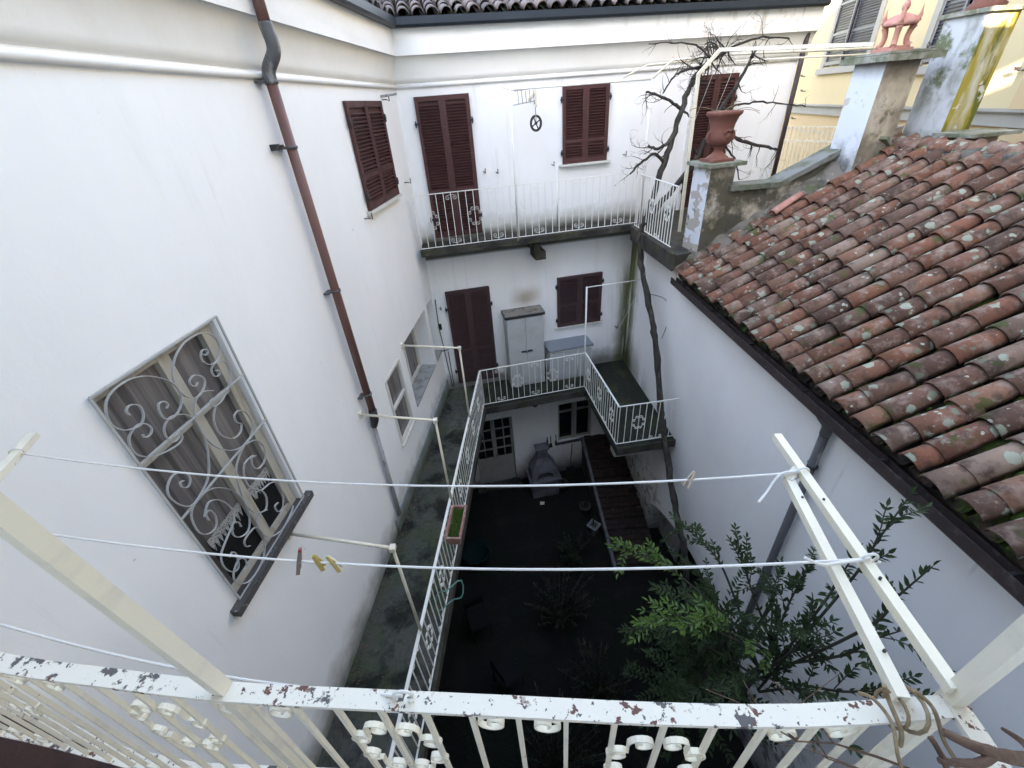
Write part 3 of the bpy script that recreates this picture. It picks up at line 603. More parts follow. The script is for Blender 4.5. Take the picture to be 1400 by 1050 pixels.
# lower floor
shutter(fh, FX, .27, 1.19, -5.42, -3.16, 'shutter_dark', midrails=(.38,))
shutter(fh, FX, 2.70, 3.72, -4.37, -3.20, 'shutter_dark', midrails=(.45,))
part('window_sill', MB().box(2.64, 3.78, -.07, -.001, -4.41, -4.375), 'window_white', fh, FX)
# upper balcony
sa = [xy(FX, -.05, -.55), xy(FX, 4.17, -.57), (2.70, 6.60), (3.60, 6.60), (3.05, 9.10), xy(FX, 4.4, -.01), xy(FX, 0, -.01)]
sb = MB(); sb.prism([xy(FX, -.06, -.56), xy(FX, 4.17, -.57), xy(FX, 4.4, -.003), xy(FX, 0, -.003)], Z(-2.25), Z(-2.14))
part('upper_balcony_slab', sb, 'concrete_dark', fh, I4)
part('corbel', MB().box(2.10, 2.22, -.50, 0, -2.46, -2.275).box(2.13, 2.34, -.46, -.02, -2.62, -2.46), 'concrete_dark', fh, FX)
A_, B_ = xy(FX, -.05, -.53), xy(FX, 4.17, -.55)
railing('upper_balcony_railing', fh, A_, B_, -1.20, -2.11, .131, 'white_metal', rb=.0055, railw=.022, railh=.012, phase=1, wd=.012, label='white iron balcony railing in front of the upper red shutters')
# lower balcony
sb = MB(); sb.prism([(-.655, 7.60), (1.64, 7.99), (1.86, 5.98), (3.02, 6.10), (2.83, 9.20), xy(FX, 0.8, -.003)], Z(-5.69), Z(-5.56))
part('lower_balcony_slab', sb, 'balcony_floor_dark', fh, I4)
part('slab_edge', MB().prism([(-.66, 7.57), (1.66, 7.96), (1.88, 5.95), (3.03, 6.07), (3.03, 6.10), (1.91, 5.99), (1.69, 8.00), (-.66, 7.60)], Z(-5.72), Z(-5.55)), 'concrete_dark', fh, I4)
railing('lower_balcony_railing', fh, (-.655, 7.62), (1.645, 8.02), -4.6, -5.48, .13, 'white_metal', rb=.0055, railw=.025, railh=.014, phase=3, wd=.012)
railing('side_railing', fh, (1.645, 8.02), (1.865, 6.01), -4.6, -5.48, .12, 'white_metal', rb=.0055, railw=.03, railh=.014, phase=1, wd=.012)
railing('end_railing', fh, (1.865, 6.01), (2.98, 6.12), -4.6, -5.48, .125, 'white_metal', rb=.0055, railw=.022, railh=.012, phase=0, wd=.012)
part('balcony_support', MB().box(-.10, 1.0, -.06, .18, -5.98, -5.70, Matrix.Rotation(0, 4, 'Z')), 'door_frame', fh, Matrix.Translation((2.0, 6.25, H)) @ Matrix.Rotation(R(5), 4, 'Z'))
# ground floor door and window
x0, x1, z0, z1 = GD
dr = part('glazed_door', MB().box(x0, x1, .10, .14, z0, z0 + .92).box(x0, x1, .12, .128, z0 + .92, z1), 'door_frame', fh, FX)
part('pane', MB().box(x0 + .02, x1 - .02, .112, .118, z0 + .94, z1 - .02), 'glass_dark', dr, FX)
b = MB(); mx = (x0 + x1) / 2
for a, wd in ((x0 + .03, .06), (x1 - .03, .06), (mx, .11), ((x0 + mx) / 2 - .01, .025), ((x1 + mx) / 2 + .01, .025)): b.box(a - wd / 2, a + wd / 2, .07, .11, z0 + .92, z1)
for i in range(5): c = z0 + .92 + (z1 - z0 - .98) * i / 4; b.box(x0, x1, .075, .108, c - .014, c + .014)
b.box(x0, x1, .07, .12, z1 - .06, z1)
part('glazing_bars', b, 'door_frame', dr, FX)
part('handle', MB().tube([(mx + .02, .06, z0 + 1.05), (mx + .02, .03, z0 + 1.05), (mx + .12, .03, z0 + 1.04)], .012, 6), 'dark_iron', dr, FX)
part('door_step', MB().box(x0 - .1, x1 + .1, -.25, 0, -9.0, -8.93), 'concrete_dark', fh, FX)
x0, x1, z0, z1 = GN
wn = part('window', MB().box(x0, x1, .14, .15, z0, z1), 'glass_dark', fh, FX)
b = MB()
for a, wd in ((x0 + .03, .06), (x1 - .03, .06), ((x0 + x1) / 2, .13)): b.box(a - wd / 2, a + wd / 2, .08, .14, z0, z1)
for c in (z0 + .03, z1 - .03, z1 - .32): b.box(x0, x1, .085, .138, c - .02, c + .02)
part('frame', b, 'door_frame', wn, FX)
part('window_sill', MB().box(x0 - .1, x1 + .1, -.06, .08, z0 - .05, z0 - .003), 'sill_dark', fh, FX)
# fittings on the far wall
for u, z in ((2.62, -1.0), (4.05, -.95), (1.55, -1.03), (1.32, -1.0), (.12, -3.5), (4.15, -4.6)):
    part('wall_hook', MB().tube([(u, 0, z), (u, -.06, z), (u + .02, -.09, z - .02), (u + .02, -.09, z + .06)], .008, 6), 'dark_iron', fh, FX)
part('cable', MB().tube(catmull([(.05, -.02, -3.3), (.03, -.03, -3.9), (.06, -.02, -4.5), (.10, -.03, -5.5)], 4), .009, 6).tube([(.14, -.02, -4.55), (.14, -.03, -5.5)], .009, 6).box(.03, .09, -.05, 0, -3.98, -3.86).tube([(-.05, -.02, -4.52), (.16, -.02, -4.50)], .01, 6), 'dark_iron', fh, FX)
part('conduit', MB().tube([(2.72, -.012, -1.05), (2.72, -.012, -2.1)], .012, 6), 'plaster_far', fh, FX)

# ================================================================ OUTBUILDING ON THE RIGHT
ob = thing('tiled_outbuilding', 'white outbuilding with a lichen-spotted red tile roof and brown gutter', 'outbuilding', FR @ Matrix.Translation((5, 0, -9.03)))
AH = (2.5, 6.6, -9.03, -7.33)
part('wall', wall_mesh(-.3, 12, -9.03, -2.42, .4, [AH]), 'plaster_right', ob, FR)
# arched doorway: spandrel under the lintel, dark inside, pale door leaf
b = MB(); pts = [(2.5 + 4.1 * i / 24, -8.05 + .70 * math.sin(math.pi * (i / 24)) ** .8) for i in range(25)]
for i in range(24):
    (a, c), (a2, c2) = pts[i], pts[i + 1]
    b.add([(a, 0, c), (a2, 0, c2), (a2, 0, -7.33), (a, 0, -7.33), (a, .4, c), (a2, .4, c2)], [(0, 1, 2, 3), (0, 4, 5, 1)])
part('arch', b, 'plaster_right', ob, FR)
part('archway_interior', MB().box(2.3, 6.8, 1.6, 1.65, -9.03, -7.0).box(2.3, 2.48, .40, 1.6, -9.03, -7.0).box(2.3, 6.8, .4, 1.6, -7.33, -7.2), 'concrete_dark', ob, FR)
part('arch_door', MB().box(2.52, 3.5, .32, .36, -9.0, -7.75), 'sill_grey', ob, FR)
# roof
ex, ey = 2.789, 6.762; az_r = R(-1.405)
SL = R(30)
Wroof = Matrix.Translation((ex, ey, Z(-2.57))) @ Matrix.Rotation(-math.pi / 2 - az_r, 4, 'Z') @ Matrix.Rotation(SL, 4, 'X')
RL = 3.30
rmin = lambda y: .10        # verge line skews with the party wall
b = MB(); b.add([(.02, .09, 0), (9.5, .09, 0), (9.5, RL, 0), (.02, RL, 0), (.02, .09, -.10), (9.5, .09, -.10), (9.5, RL, -.10), (.02, RL, -.10)], [(0, 1, 2, 3), (7, 6, 5, 4), (0, 4, 5, 1), (2, 6, 7, 3), (1, 5, 6, 2), (3, 7, 4, 0)])
rf = part('roof', b, 'pan', ob, Wroof)
tiled(rf, Wroof @ Matrix.Translation((.02, .07, .02)), (0, 26), 10, .232, .345, 'tile', 'pan', keep=lambda x, y: x > rmin(y) and x < 5.9, r=.107, short=.20,
      score=lambda s: (ex - ex + (s[0] - 5) ** 2 + (s[1] + .5) ** 2))
mo = MB(); rm = random.Random(5)
for i in range(520):
    cx_ = (rm.randint(0, 24) + 1.0) * .232 + .02 + rm.uniform(-.03, .03); cy_ = rm.random() * 3.2
    if rm.random() > .35 + .5 * (cx_ > 2.5): continue
    if cx_ < rmin(cy_) + .1 or cy_ < .3: continue
    r_ = rm.uniform(.015, .042)
    for q in range(rm.randint(1, 5)):
        px_, py_, s_ = cx_ + rm.uniform(-.02, .02), cy_ + rm.uniform(-.16, .16), r_ * rm.uniform(.6, 1.1)
        n = 6; vs = [(px_ + s_ * math.cos(k * math.pi / 3) * rm.uniform(.7, 1.2), py_ + s_ * 1.7 * math.sin(k * math.pi / 3) * rm.uniform(.7, 1.2), .035) for k in range(n)] + [(px_, py_, .035 + s_ * 1.1)]
        mo.add(vs, [(k, (k + 1) % n, n) for k in range(n)], True)
part('moss', mo, 'roof_moss', rf, Wroof, kind='stuff')
# ridge
Wri = Wroof @ Matrix.Translation((0, RL, .06)) @ Matrix.Rotation(-SL, 4, 'X')
part('ridge_mortar', MB().tube([(.05, -.02, -.02), (7, -.02, -.02)], .12, 10), 'mortar', rf, Wri)
me = coppo(.5, .13, .115, 10, .016).mesh('ridge_tile', 'tile')
for i in range(12): part('ridge_tile', me, None, rf, Wri @ Matrix.Translation((.30 + i * .42 + rnd.uniform(-.02, .02), 0, .0 + rnd.uniform(0, .02))) @ Matrix.Rotation(R(-90 + rnd.uniform(-3, 3)), 4, 'Z') @ Matrix.Rotation(R(rnd.uniform(-2, 3)), 4, 'X'))
b = MB(); b.add([(0, 0, 0), (9.5, 0, 0), (9.5, 1.0, -.6), (0, 1.0, -.6)], [(0, 1, 2, 3)]); part('rear_slope', b, 'tile', rf, Wri)
part('loose_tile', coppo(.50, .075, .06), 'terracotta_pink', rf, Wroof @ Matrix.Translation((.33, 1.55, .20)) @ Matrix.Rotation(R(14), 4, 'Z') @ Matrix.Rotation(R(-4), 4, 'X'))
# gutter on the eave
b = MB(); gx = []
for x in (-.02, 9):
    gx += [(x, y + .115, z) for y, z in ((-.02, .0), (-.02, -.085), (-.05, -.115), (-.10, -.115), (-.125, -.085), (-.125, .01), (-.112, .01), (-.112, -.08), (-.095, -.10), (-.055, -.10), (-.033, -.08), (-.033, .0))]
k = 12; b.add(gx, [(i, k + i, k + (i + 1) % k, (i + 1) % k) for i in range(k)] + [tuple(reversed(range(k))), tuple(range(k, 2 * k))])
Wg = Matrix.Translation((ex, ey, Z(-2.59))) @ Matrix.Rotation(-math.pi / 2 - az_r, 4, 'Z')
gt = part('gutter', b, 'gutter_brown', ob, Wg)
for i in range(9): part('gutter_hook', MB().box(.35 + i * 1.0, .375 + i * 1.0, -.012, .09, -.005, .010), 'dark_iron', gt, Wg)
part('eave_board', MB().box(-.0, 9, .10, .45, -.16, -.10), 'gutter_brown', ob, Wg)
# drainpipe from the gutter down the wall, with its swan neck
dpp = part('downpipe', MB().tube([(5.99, -.085, -2.95), (6.02, -.07, -9.0)], .045, 12), 'pipe_grey', ob, FR)
part('swan_neck', MB().tube(catmull([(5.94, -.20, -2.70), (5.95, -.18, -2.80), (5.99, -.10, -2.92), (5.99, -.085, -3.05)], 4), .052, 12), 'pipe_grey', dpp, FR)
for z in (-3.5, -5.4, -7.2): part('pipe_clip', MB().tube([(6.0, -.08, z), (6.0, -.08, z + .03)], .053, 12).box(5.92, 5.94, -.08, 0, z, z + .03), 'dark_iron', dpp, FR)
# terrace over the outbuilding, behind the parapet
part('terrace_floor', MB().prism([(2.90, 9.15), (2.58, 8.44), (2.70, 6.62), (3.2, 6.74), (6.4, 6.95), (6.3, 9.75)], Z(-2.42), Z(-2.17)), 'concrete_dark', ob, I4)
part('terrace_edge', MB().prism([(2.86, 9.15), (2.54, 8.46), (2.66, 6.58), (2.72, 6.58), (2.60, 8.44), (2.92, 9.13)], Z(-2.38), Z(-2.13)), 'concrete_dark', ob, I4)
railing('terrace_railing', ob, (2.60, 8.46), (2.74, 6.88), -1.20, -2.11, .10, 'white_metal', rb=.0055, railw=.022, railh=.012, phase=2, wd=.012)
# party wall: pillar, parapet, two chimneys
def block(x, y, az, sx, sy, z0, z1, faces, name, house, taper=1.0):
    """upright shaft whose nearest corner is (x, y); sx runs away right along az, sy away left; faces = (right material, left material)"""
    W = Matrix.Translation((x, y, Z(z0))) @ Matrix.Rotation(math.pi / 2 - az, 4, 'Z'); h = z1 - z0
    o = part(name, MB().box(0, sx, 0.004, sy, 0, h), faces[0], house, W)
    n = 7; b = MB()
    part('left_render', MB().box(-.006, .0, .0, sy, 0, h), faces[1], o, W)
    return o, W
pil, Wp = block(3.09, 6.66, AX, .40, .42, -2.6, -.95, ('plaster_old', 'plaster_flaking'), 'pillar', ob)
part('capstone', MB().box(-.09, .50, -.09, .50, 1.65, 1.70), 'mossy_stone', pil, Wp)
Wpp = Matrix.Translation((3.47, 6.73, H)) @ Matrix.Rotation(R(90 - 88.6), 4, 'Z')
b = MB(); prof = [(0, -1.29), (.70, -1.29), (1.30, -1.0), (1.62, -.86), (2.35, -.62)]
b.add([(x, 0, z) for x, z in prof] + [(2.35, 0, -1.4), (0, 0, -2.7)] + [(x, .22, z) for x, z in prof] + [(2.35, .22, -1.4), (0, .22, -2.7)],
      [(0, 1, 2, 3, 4, 5, 6)[::-1], (7, 8, 9, 10, 11, 12, 13)] + [(i, i + 1, i + 8, i + 7) for i in range(6)] + [(6, 0, 7, 13)])
pw = part('parapet', b, 'plaster_old', ob, Wpp)
for (a, c), (a2, c2) in (((-.02, -1.29), (.72, -1.29)), ((.70, -1.29), (1.62, -.86))):
    part('coping', MB().bar((a, .11, c + .035), (a2, .11, c2 + .035), .34, .07), 'grey_stone', pw, Wpp)
b = MB()
fl = random.Random(11)
Wf = Wroof
prev = None; vs = []
n = 26
for i in range(n + 1):
    y = .02 + 3.2 * i / n; x = .10 + (.10 if y > 2.2 else 0)
    vs += [(x - .14, y, .27 + fl.uniform(-.03, .03)), (x + .02 + fl.uniform(-.02, .02), y, .19 + fl.uniform(-.03, .03)), (x + .14 + fl.uniform(-.04, .04), y, .10 + fl.uniform(-.01, .02))]
b.add(vs, [(3 * i + j, 3 * i + j + 1, 3 * i + j + 4, 3 * i + j + 3) for i in range(n) for j in range(2)], True)
part('mortar_flashing', b, 'mortar', ob, Wf)
c1, Wc = block(5.0, 6.45, R(82), .50, .47, -2.3, .13, ('plaster_old', 'plaster_blue'), 'chimney', ob)
part('capstone', MB().box(-.12, .70, -.12, .62, 2.43, 2.50).box(-.10, .66, -.10, .58, 2.505, 2.53), 'mossy_stone', c1, Wc)
# terracotta chimney crown: square base, curved legs, canopy, finials
cw = Wc @ Matrix.Translation((.26, .25, 2.53)) @ Matrix.Scale(.74, 4)
crown = part('chimney_pot', MB().box(-.21, .21, -.21, .21, 0, .05).box(-.17, .17, -.17, .17, .05, .08), 'terracotta_pink', c1, cw, 'pink terracotta chimney pot with four curved legs and pointed finials')
for k in range(4):
    T = cw @ Matrix.Rotation(math.pi / 2 * k + math.pi / 4, 4, 'Z')
    part('leg', MB().tube(catmull([(.22, 0, .07), (.17, 0, .12), (.155, 0, .2), (.17, 0, .29), (.20, 0, .36)], 3), [.05, .045, .042, .040, .040, .040, .040, .040, .040, .042, .044, .05, .05], 8), 'terracotta_pink', crown, T)
    part('finial', MB().lathe([(.0, .40), (.035, .40), (.02, .44), (.033, .475), (.02, .51), (.012, .56), (.0, .62)], 8, (.235, 0, 0)), 'terracotta_pink', crown, T)
    part('arch_rib', MB().tube(catmull([(.24, 0, .38), (.19, 0, .43), (.10, 0, .47), (0, 0, .50)], 3), .036, 8), 'terracotta_pink', crown, T)
part('canopy', MB().lathe([(.17, .36), (.235, .355), (.25, .38), (.24, .41), (.17, .455), (.10, .49), (.05, .52), (.0, .52)], 16).lathe([(.17, .36), (.16, .40), (.10, .44), (.0, .46)], 16), 'terracotta_pink', crown, cw)
part('top_ball', MB().lathe([(.0, .50), (.05, .50), (.03, .54), (.055, .58), (.06, .62), (.045, .66), (.02, .70), (.015, .74), (0, .78)], 10), 'terracotta_pink', crown, cw)
c2, Wc2 = block(5.95, 6.32, R(82), .44, .52, -2.07, .53, ('chimney_lichen_right', 'chimney_lichen_left'), 'chimney', ob)
part('capstone', MB().box(-.06, .50, -.06, .58, 2.60, 2.645), 'mossy_stone', c2, Wc2)
part('chimney_pot', MB().lathe([(.18, 2.645), (.19, 2.69), (.145, 2.73), (.14, 3.1), (.0, 3.1)], 14, (.22, .26, 0)), 'terracotta', c2, Wc2, 'round terracotta pot on the yellow lichened chimney')
st, Wst = block(6.16, 5.95, R(82), .28, .34, -2.07, -.73, ('plaster_old', 'plaster_old'), 'pillar', ob)
part('capstone', MB().box(-.30, .42, -.13, .38, 1.34, 1.38), 'mossy_stone', st, Wst)
part('leaning_board', MB().bar((5.28, 6.50, Z(-.72)), (5.68, 6.70, Z(-.97)), .20, .04), 'mossy_stone', ob)
# urn on the pillar
urn = thing('garden_urn', 'terracotta urn on the mossy capstone of the roof pillar', 'urn', Wp @ Matrix.Translation((.20, .20, 1.702)))
part('bowl', MB().lathe([(.0, .18), (.06, .19), (.13, .22), (.165, .28), (.17, .34), (.155, .40), (.165, .46), (.20, .55), (.235, .58), (.24, .61), (.225, .62), (.19, .60), (.15, .48), (.0, .40)], 24), 'terracotta', urn, WM[urn.name])
part('foot', MB().box(-.17, .17, -.17, .17, 0, .035).lathe([(.16, .035), (.14, .06), (.08, .10), (.055, .14), (.06, .17), (.085, .185), (.05, .195)], 20), 'terracotta', urn, WM[urn.name])
for sx in (1, -1): part('handle', MB().tube(catmull([(sx * .15, 0, .24), (sx * .20, 0, .26), (sx * .215, 0, .33), (sx * .18, 0, .38)], 3), .016, 6), 'terracotta', urn, WM[urn.name])
mk = MB(); mk.tube(catmull([(-.07, -.165, .36), (-.03, -.185, .40), (0, -.19, .38), (.03, -.185, .40), (.07, -.165, .36)], 3), .014, 6).lathe([(0, .28), (.03, .29), (.042, .33), (.03, .37), (0, .38)], 8, (0, -.15, 0))
part('relief', mk, 'terracotta', urn, WM[urn.name])
dt = MB(); rr_ = random.Random(2)
for q in range(7):
    p = Vector((rr_.uniform(-.12, .12), rr_.uniform(-.1, .1), .58)); pts = [p]; d = Vector((rr_.uniform(-1, 1), rr_.uniform(-1, 1), .8)).normalized()
    for i in range(6): d = (d + Vector((rr_.uniform(-.5, .5), rr_.uniform(-.5, .5), -.15))).normalized(); pts.append(pts[-1] + d * .07)
    dt.tube(pts, .004, 4)
part('dry_twigs', dt, 'tendril', urn, WM[urn.name])
# ================================================================ YELLOW HOUSE across the lane
FY = frame(9.0, 7.5, R(190))
yh = thing('yellow_house', 'yellow house with grey shutters and a grey string course beyond the chimneys', 'house', FY @ Matrix.Translation((-3, 0, -9.03)))
W1 = (-8.75, -6.45, .30, 2.5); W2 = (-4.0, -2.5, .12, 2.3)
part('wall', wall_mesh(-20, 9, -.66, 8.0, .5, [W1, W2]), 'yellow_wall', yh, FY)
part('lower_wall', MB().box(-20, 9, .0, .5, -9.03, -.66), 'yellow_base', yh, FY)
b = MB(); b.box(-20, 9, -.07, 0, -.93, -.70); b.box(-20, 9, -.14, 0, -.70, -.66); b.box(-20, 9, -.10, 0, -.73, -.701)
part('string_course', b, 'grey_trim', yh, FY)
part('joint', MB().box(-20, 9, -.004, 0, -1.42, -1.40), 'sill_grey', yh, FY)
part('pilaster', MB().box(-1.0, -.2, -.12, -.002, -9.03, -.95).box(-1.0, -.2, -.12, -.002, -.655, 8), 'yellow_base', yh, FY)
part('house_body', MB().box(-20, 9, .5, 9, -9.03, 8.0), 'yellow_wall', yh, FY)
for (x0, x1, z0, z1) in (W1, W2):
    b = MB(); b.box(x0 - .2, x0 - .002, -.04, -.001, z0 - .02, z1 + .2); b.box(x1 + .002, x1 + .2, -.04, -.001, z0 - .02, z1 + .2); b.box(x0 - .3, x1 + .3, -.10, -.001, z0 - .18, z0 - .03); b.box(x0 - .2, x1 + .2, -.04, -.001, z1 + .002, z1 + .2)
    part('window_surround', b, 'grey_trim', yh, FY)
    wn = part('window', MB().box(x0, x1, .2, .21, z0, z1), 'glass_dark', yh, FY)
    part('frame', MB().box(x0, x0 + .08, .14, .2, z0, z1).box(x1 - .08, x1, .14, .2, z0, z1).box((x0 + x1) / 2 - .04, (x0 + x1) / 2 + .04, .14, .2, z0, z1).box(x0, x1, .15, .19, z0, z0 + .08), 'window_white', wn, FY)
shutter(yh, FY, -8.70, -6.50, .34, 2.45, 'shutter_grey', y=-.02, midrails=(.35, .68), n=.06, leaves=2, tilt=.06)
shutter(yh, FY, -3.95, -3.25, .16, 2.25, 'shutter_grey', y=-.02, midrails=(.5,), n=.06, leaves=1)
b = MB()
for i, (u, z) in enumerate(((-10.0, .12), (-9.7, -.3), (-9.9, -1.1), (-3.1, .5), (-1.2, -.1))): b.tube([(u, 0, z), (u, -.10, z), (u - .05, -.14, z + .05)], .012, 5).box(u - .05, u + .05, -.13, -.10, z, z + .05)
part('wall_bracket', b, 'dark_iron', yh, FY)
part('wall_cable', MB().tube(catmull([(-4, -.03, -1.62), (-2.2, -.03, -1.70), (1, -.03, -1.62), (4, -.03, -1.75)], 5), .012, 6).tube([(-8, -.03, .52), (-3.6, -.03, .42)], .012, 6), 'grey_trim', yh, FY)

# iron fence at the end of the terrace
fe = thing('terrace_fence', 'tall cream bar fence between the white house corner and the parapet', 'fence', Matrix.Translation((6.3, 8.8, Z(-2.17))))
Wfe = Matrix.Translation((5.86, 9.62, Z(-2.17))) @ Matrix.Rotation(math.atan2(-1.9, .88), 4, 'Z')
part('rail', MB().box(0, 2.1, -.012, .012, 1.18, 1.205).box(0, 2.1, -.012, .012, .12, .145).box(0, 2.1, -.012, .012, 1.42, 1.435), 'cream_metal', fe, Wfe)
bm_ = MB().box(-.007, .007, -.007, .007, .02, 1.43).mesh('bar', 'cream_metal')
for i in range(24): part('bar', bm_, None, fe, Wfe @ Matrix.Translation((.02 + i * .088, 0, 0)))

# ================================================================ VIEWER'S HOUSE (behind the camera) and its balcony
vh = thing('balcony_house', 'cream balcony house from which the courtyard is seen, railing along the bottom of the view', 'house', Matrix.Translation((0, -2, 0)))
b = MB()
def vbox(x0, x1, z0, z1): b.box(x0, x1, -9, -.55, Z(z0), Z(z1))
vbox(-14, 11, -9.03, 1.2)
part('wall', b, 'plaster_left', vh)
part('sun_screen_wall', wall_mesh(-14, 11, 1.2, 7.0, .3, [(1.72, 2.25, 2.55, 2.82), (3.20, 3.85, 2.62, 3.05)]), 'plaster_left', vh, Matrix.Translation((0, -.85, H)))  # unseen screen added to block the sun; openings shaped for the sunlit patches
part('balcony_slab', MB().prism([(-2.50, -.55), (-2.42, .88), (-2.22, .84), (-1.68, .665), (-1.36, .60), (.91, .39), (.86, -.55)], Z(-2.24), Z(-2.08)), 'red_floor', vh)
part('slab_edge', MB().prism([(-2.42, .88), (-2.22, .84), (-1.68, .665), (-1.36, .60), (.91, .39), (.915, .43), (-1.355, .64), (-1.67, .705), (-2.21, .88), (-2.42, .92)], Z(-2.26), Z(-2.07)), 'rail_chipped', vh)
part('upper_balcony_slab', MB().prism([(-2.50, -.55), (-2.40, 1.0), (-1.4, .80), (2.9, .75), (2.9, -.55)], Z(1.30), Z(1.45)), 'plaster_left', vh)  # unseen slab over the viewer, added to shade the near railing and walls
RP = [(-2.36, .80), (-1.9, .705), (-1.36, .578), (-1.055, .523), (-.722, .469), (-.387, .431), (-.056, .395), (.254, .361), (.552, .338), (.853, .334)]
def ry(x):
    for (a, c), (a2, c2) in zip(RP, RP[1:]):
        if x <= a2: return c + (c2 - c) * (x - a) / (a2 - a)
    return RP[-1][1]
rl = MB().ribbon(catmull([(x, y, Z(-1.106)) for x, y in RP], 3), (0, 0, 1), .012, .040)
rail = part('balcony_railing', rl, 'rail_chipped', vh, I4, 'cream iron railing with flaking paint across the bottom of the view')
part('bottom_rail', MB().ribbon(catmull([(x, y, Z(-2.0)) for x, y in RP], 3), (0, 0, 1), .010, .022), 'rail_chipped', rail)
part('side_rail', MB().bar((.868, .345, Z(-1.104)), (.775, -.53, Z(-1.104)), .040, .012), 'rail_chipped', rail)
part('bottom_rail', MB().bar((.868, .345, Z(-2.0)), (.775, -.53, Z(-2.0)), .02, .012), 'rail_chipped', rail)
bal = MB().box(-.0055, .0055, -.0055, .0055, 0, .885).mesh('baluster', 'cream_metal')
st, sm = scroll_meshes(.105, .013, 'cream_metal', 1.22)
for k in range(-21, 9):
    x = -.046 + .107 * k
    if x > .83 or x < -2.3: continue
    a = math.atan2(ry(x + .05) - ry(x - .05), .1)
    Wb = Matrix.Translation((x, ry(x), Z(-1.998))) @ Matrix.Rotation(a, 4, 'Z')
    if abs(x + .735) > .03: part('baluster', bal, None, rail, Wb)
    q = k % 6
    if q == 0:
        for sx in (1, -1):
            part('scroll', st, None, rail, Wb @ Matrix.Translation((0, 0, .886)) @ Matrix.Diagonal((sx, 1, 1, 1)))
            part('scroll', st, None, rail, Wb @ Matrix.Translation((0, 0, .005)) @ Matrix.Diagonal((sx, 1, -1, 1)))
    if q == 3:
        for sx in (1, -1):
            for sz in (1, -1): part('scroll', sm, None, rail, Wb @ Matrix.Translation((0, 0, .60)) @ Matrix.Diagonal((sx, 1, sz, 1)))
for k in range(1, 8): part('baluster', bal, None, rail, Matrix.Translation((.868 - .0106 * k, .345 - .1 * k, Z(-1.998))) @ Matrix.Rotation(1.46, 4, 'Z'))
part('post', MB().bar((-.728, .478, Z(-2.08)), (-.735, .476, Z(-1.1)), .031, .031, (.2, 1, 0)).bar((-.735, .476, Z(-1.1)), (-.80, .462, Z(-.32)), .031, .031, (.2, 1, 0)), 'cream_metal', rail, I4)
part('post', MB().bar((.868, .350, Z(-2.08)), (.864, .342, Z(-.30)), .031, .031, (.05, 1, 0)), 'cream_metal', rail, I4)
t = thing('line_bracket', 'cream double-bar clothes bracket reaching out from the right end of the railing', 'bracket', Matrix.Translation((.8, .34, Z(-1.1))), 'clothes-line brackets on the near railing')
part('outer_bar', MB().bar((.852, .345, Z(-1.06)), (.925, 1.125, Z(-1.05)), .026, .026), 'cream_metal', t, I4)
part('inner_bar', MB().bar((.752, .345, Z(-1.082)), (.868, .945, Z(-1.075)), .026, .026).bar((.862, .94, Z(-1.073)), (.905, .968, Z(-1.06)), .026, .026), 'cream_metal', t, I4)
for q in (.14, .5, .86): part('bolt', MB().tube([(.752 + .116 * q + .006, .345 + .6 * q, Z(-1.066)), (.752 + .116 * q + .006, .345 + .6 * q, Z(-1.059))], .0035, 8), 'dark_iron', t, I4)
for q in (.3, .62): part('bolt', MB().tube([(.848 + .075 * q, .345 + .78 * q, Z(-1.044)), (.848 + .075 * q, .345 + .78 * q, Z(-1.036))], .0035, 8), 'dark_iron', t, I4)
t = thing('line_bracket', 'cream clothes bracket end at the left edge of the view, against the white wall', 'bracket', Matrix.Translation((-1.85, .72, Z(-1.1))), 'clothes-line brackets on the near railing')
part('arm', MB().bar((-1.82, .70, Z(-1.07)), (-2.065, 1.50, Z(-1.05)), .032, .026), 'cream_metal', t, I4)
part('fixing_plate', MB().bar((-1.80, .66, Z(-1.085)), (-1.84, .74, Z(-1.085)), .06, .012), 'dark_iron', t, I4)

# clothes lines
def sagpts(a, c, s, n=28): a, c = Vector(a), Vector(c); return [a.lerp(c, i / n) - Vector((0, 0, 4 * s * (i / n) * (1 - i / n))) for i in range(n + 1)]
def loop(c, ax, r1, r2, turns=2.2, n=30): 
    c, ax = Vector(c), Vector(ax).normalized(); a = ax.cross(Vector((0, 0, 1))).normalized(); u = ax.cross(a)
    return [c + a * r1 * math.cos(turns * 2 * math.pi * i / n) + u * r2 * math.sin(turns * 2 * math.pi * i / n) + ax * .012 * (i / n - .5) for i in range(n + 1)]
LA = sagpts((-2.035, 1.385, Z(-1.05)), (.905, .945, Z(-1.045)), .12)
LB = sagpts((-1.95, 1.08, Z(-1.11)), (.885, .632, Z(-1.04)), .14)
LC = sagpts((-1.86, .80, Z(-1.10)), (-.30, .425, Z(-1.085)), .13)
for pts, lab, ax, tail in ((LA, 'outermost slack white clothes line across the courtyard view', (.08, .8, 0), [(.905, .945, -1.045), (.84, .95, -1.05), (.78, .91, -1.09), (.745, .885, -1.10)]),
                     (LB, 'middle slack white clothes line with pegs near its left end', (.08, .8, 0), [(.885, .632, -1.04), (.80, .628, -1.04), (.74, .615, -1.02), (.70, .625, -1.00)]),
                     (LC, 'nearest white clothes line dipping behind the near railing', (.08, .8, 0), [(.84, .40, -1.07), (.80, .38, -1.06)])):
    e = pts[-1]
    b = MB().tube(pts, .0038, 8).tube(loop(e + Vector((.0, 0, -.003)), ax, .021, .020, 1.15, 20), .0036, 8).tube(loop(pts[0], (-.2, .8, 0), .022, .018, 1.15, 20), .003, 8)
    if lab[0] != 'n': b.tube(catmull([(x, y, Z(z)) for x, y, z in tail], 4), .0042, 8)
    single('clothes_line', b, 'rope', lab, 'clothes line', I4, 'clothes lines on the near balcony')
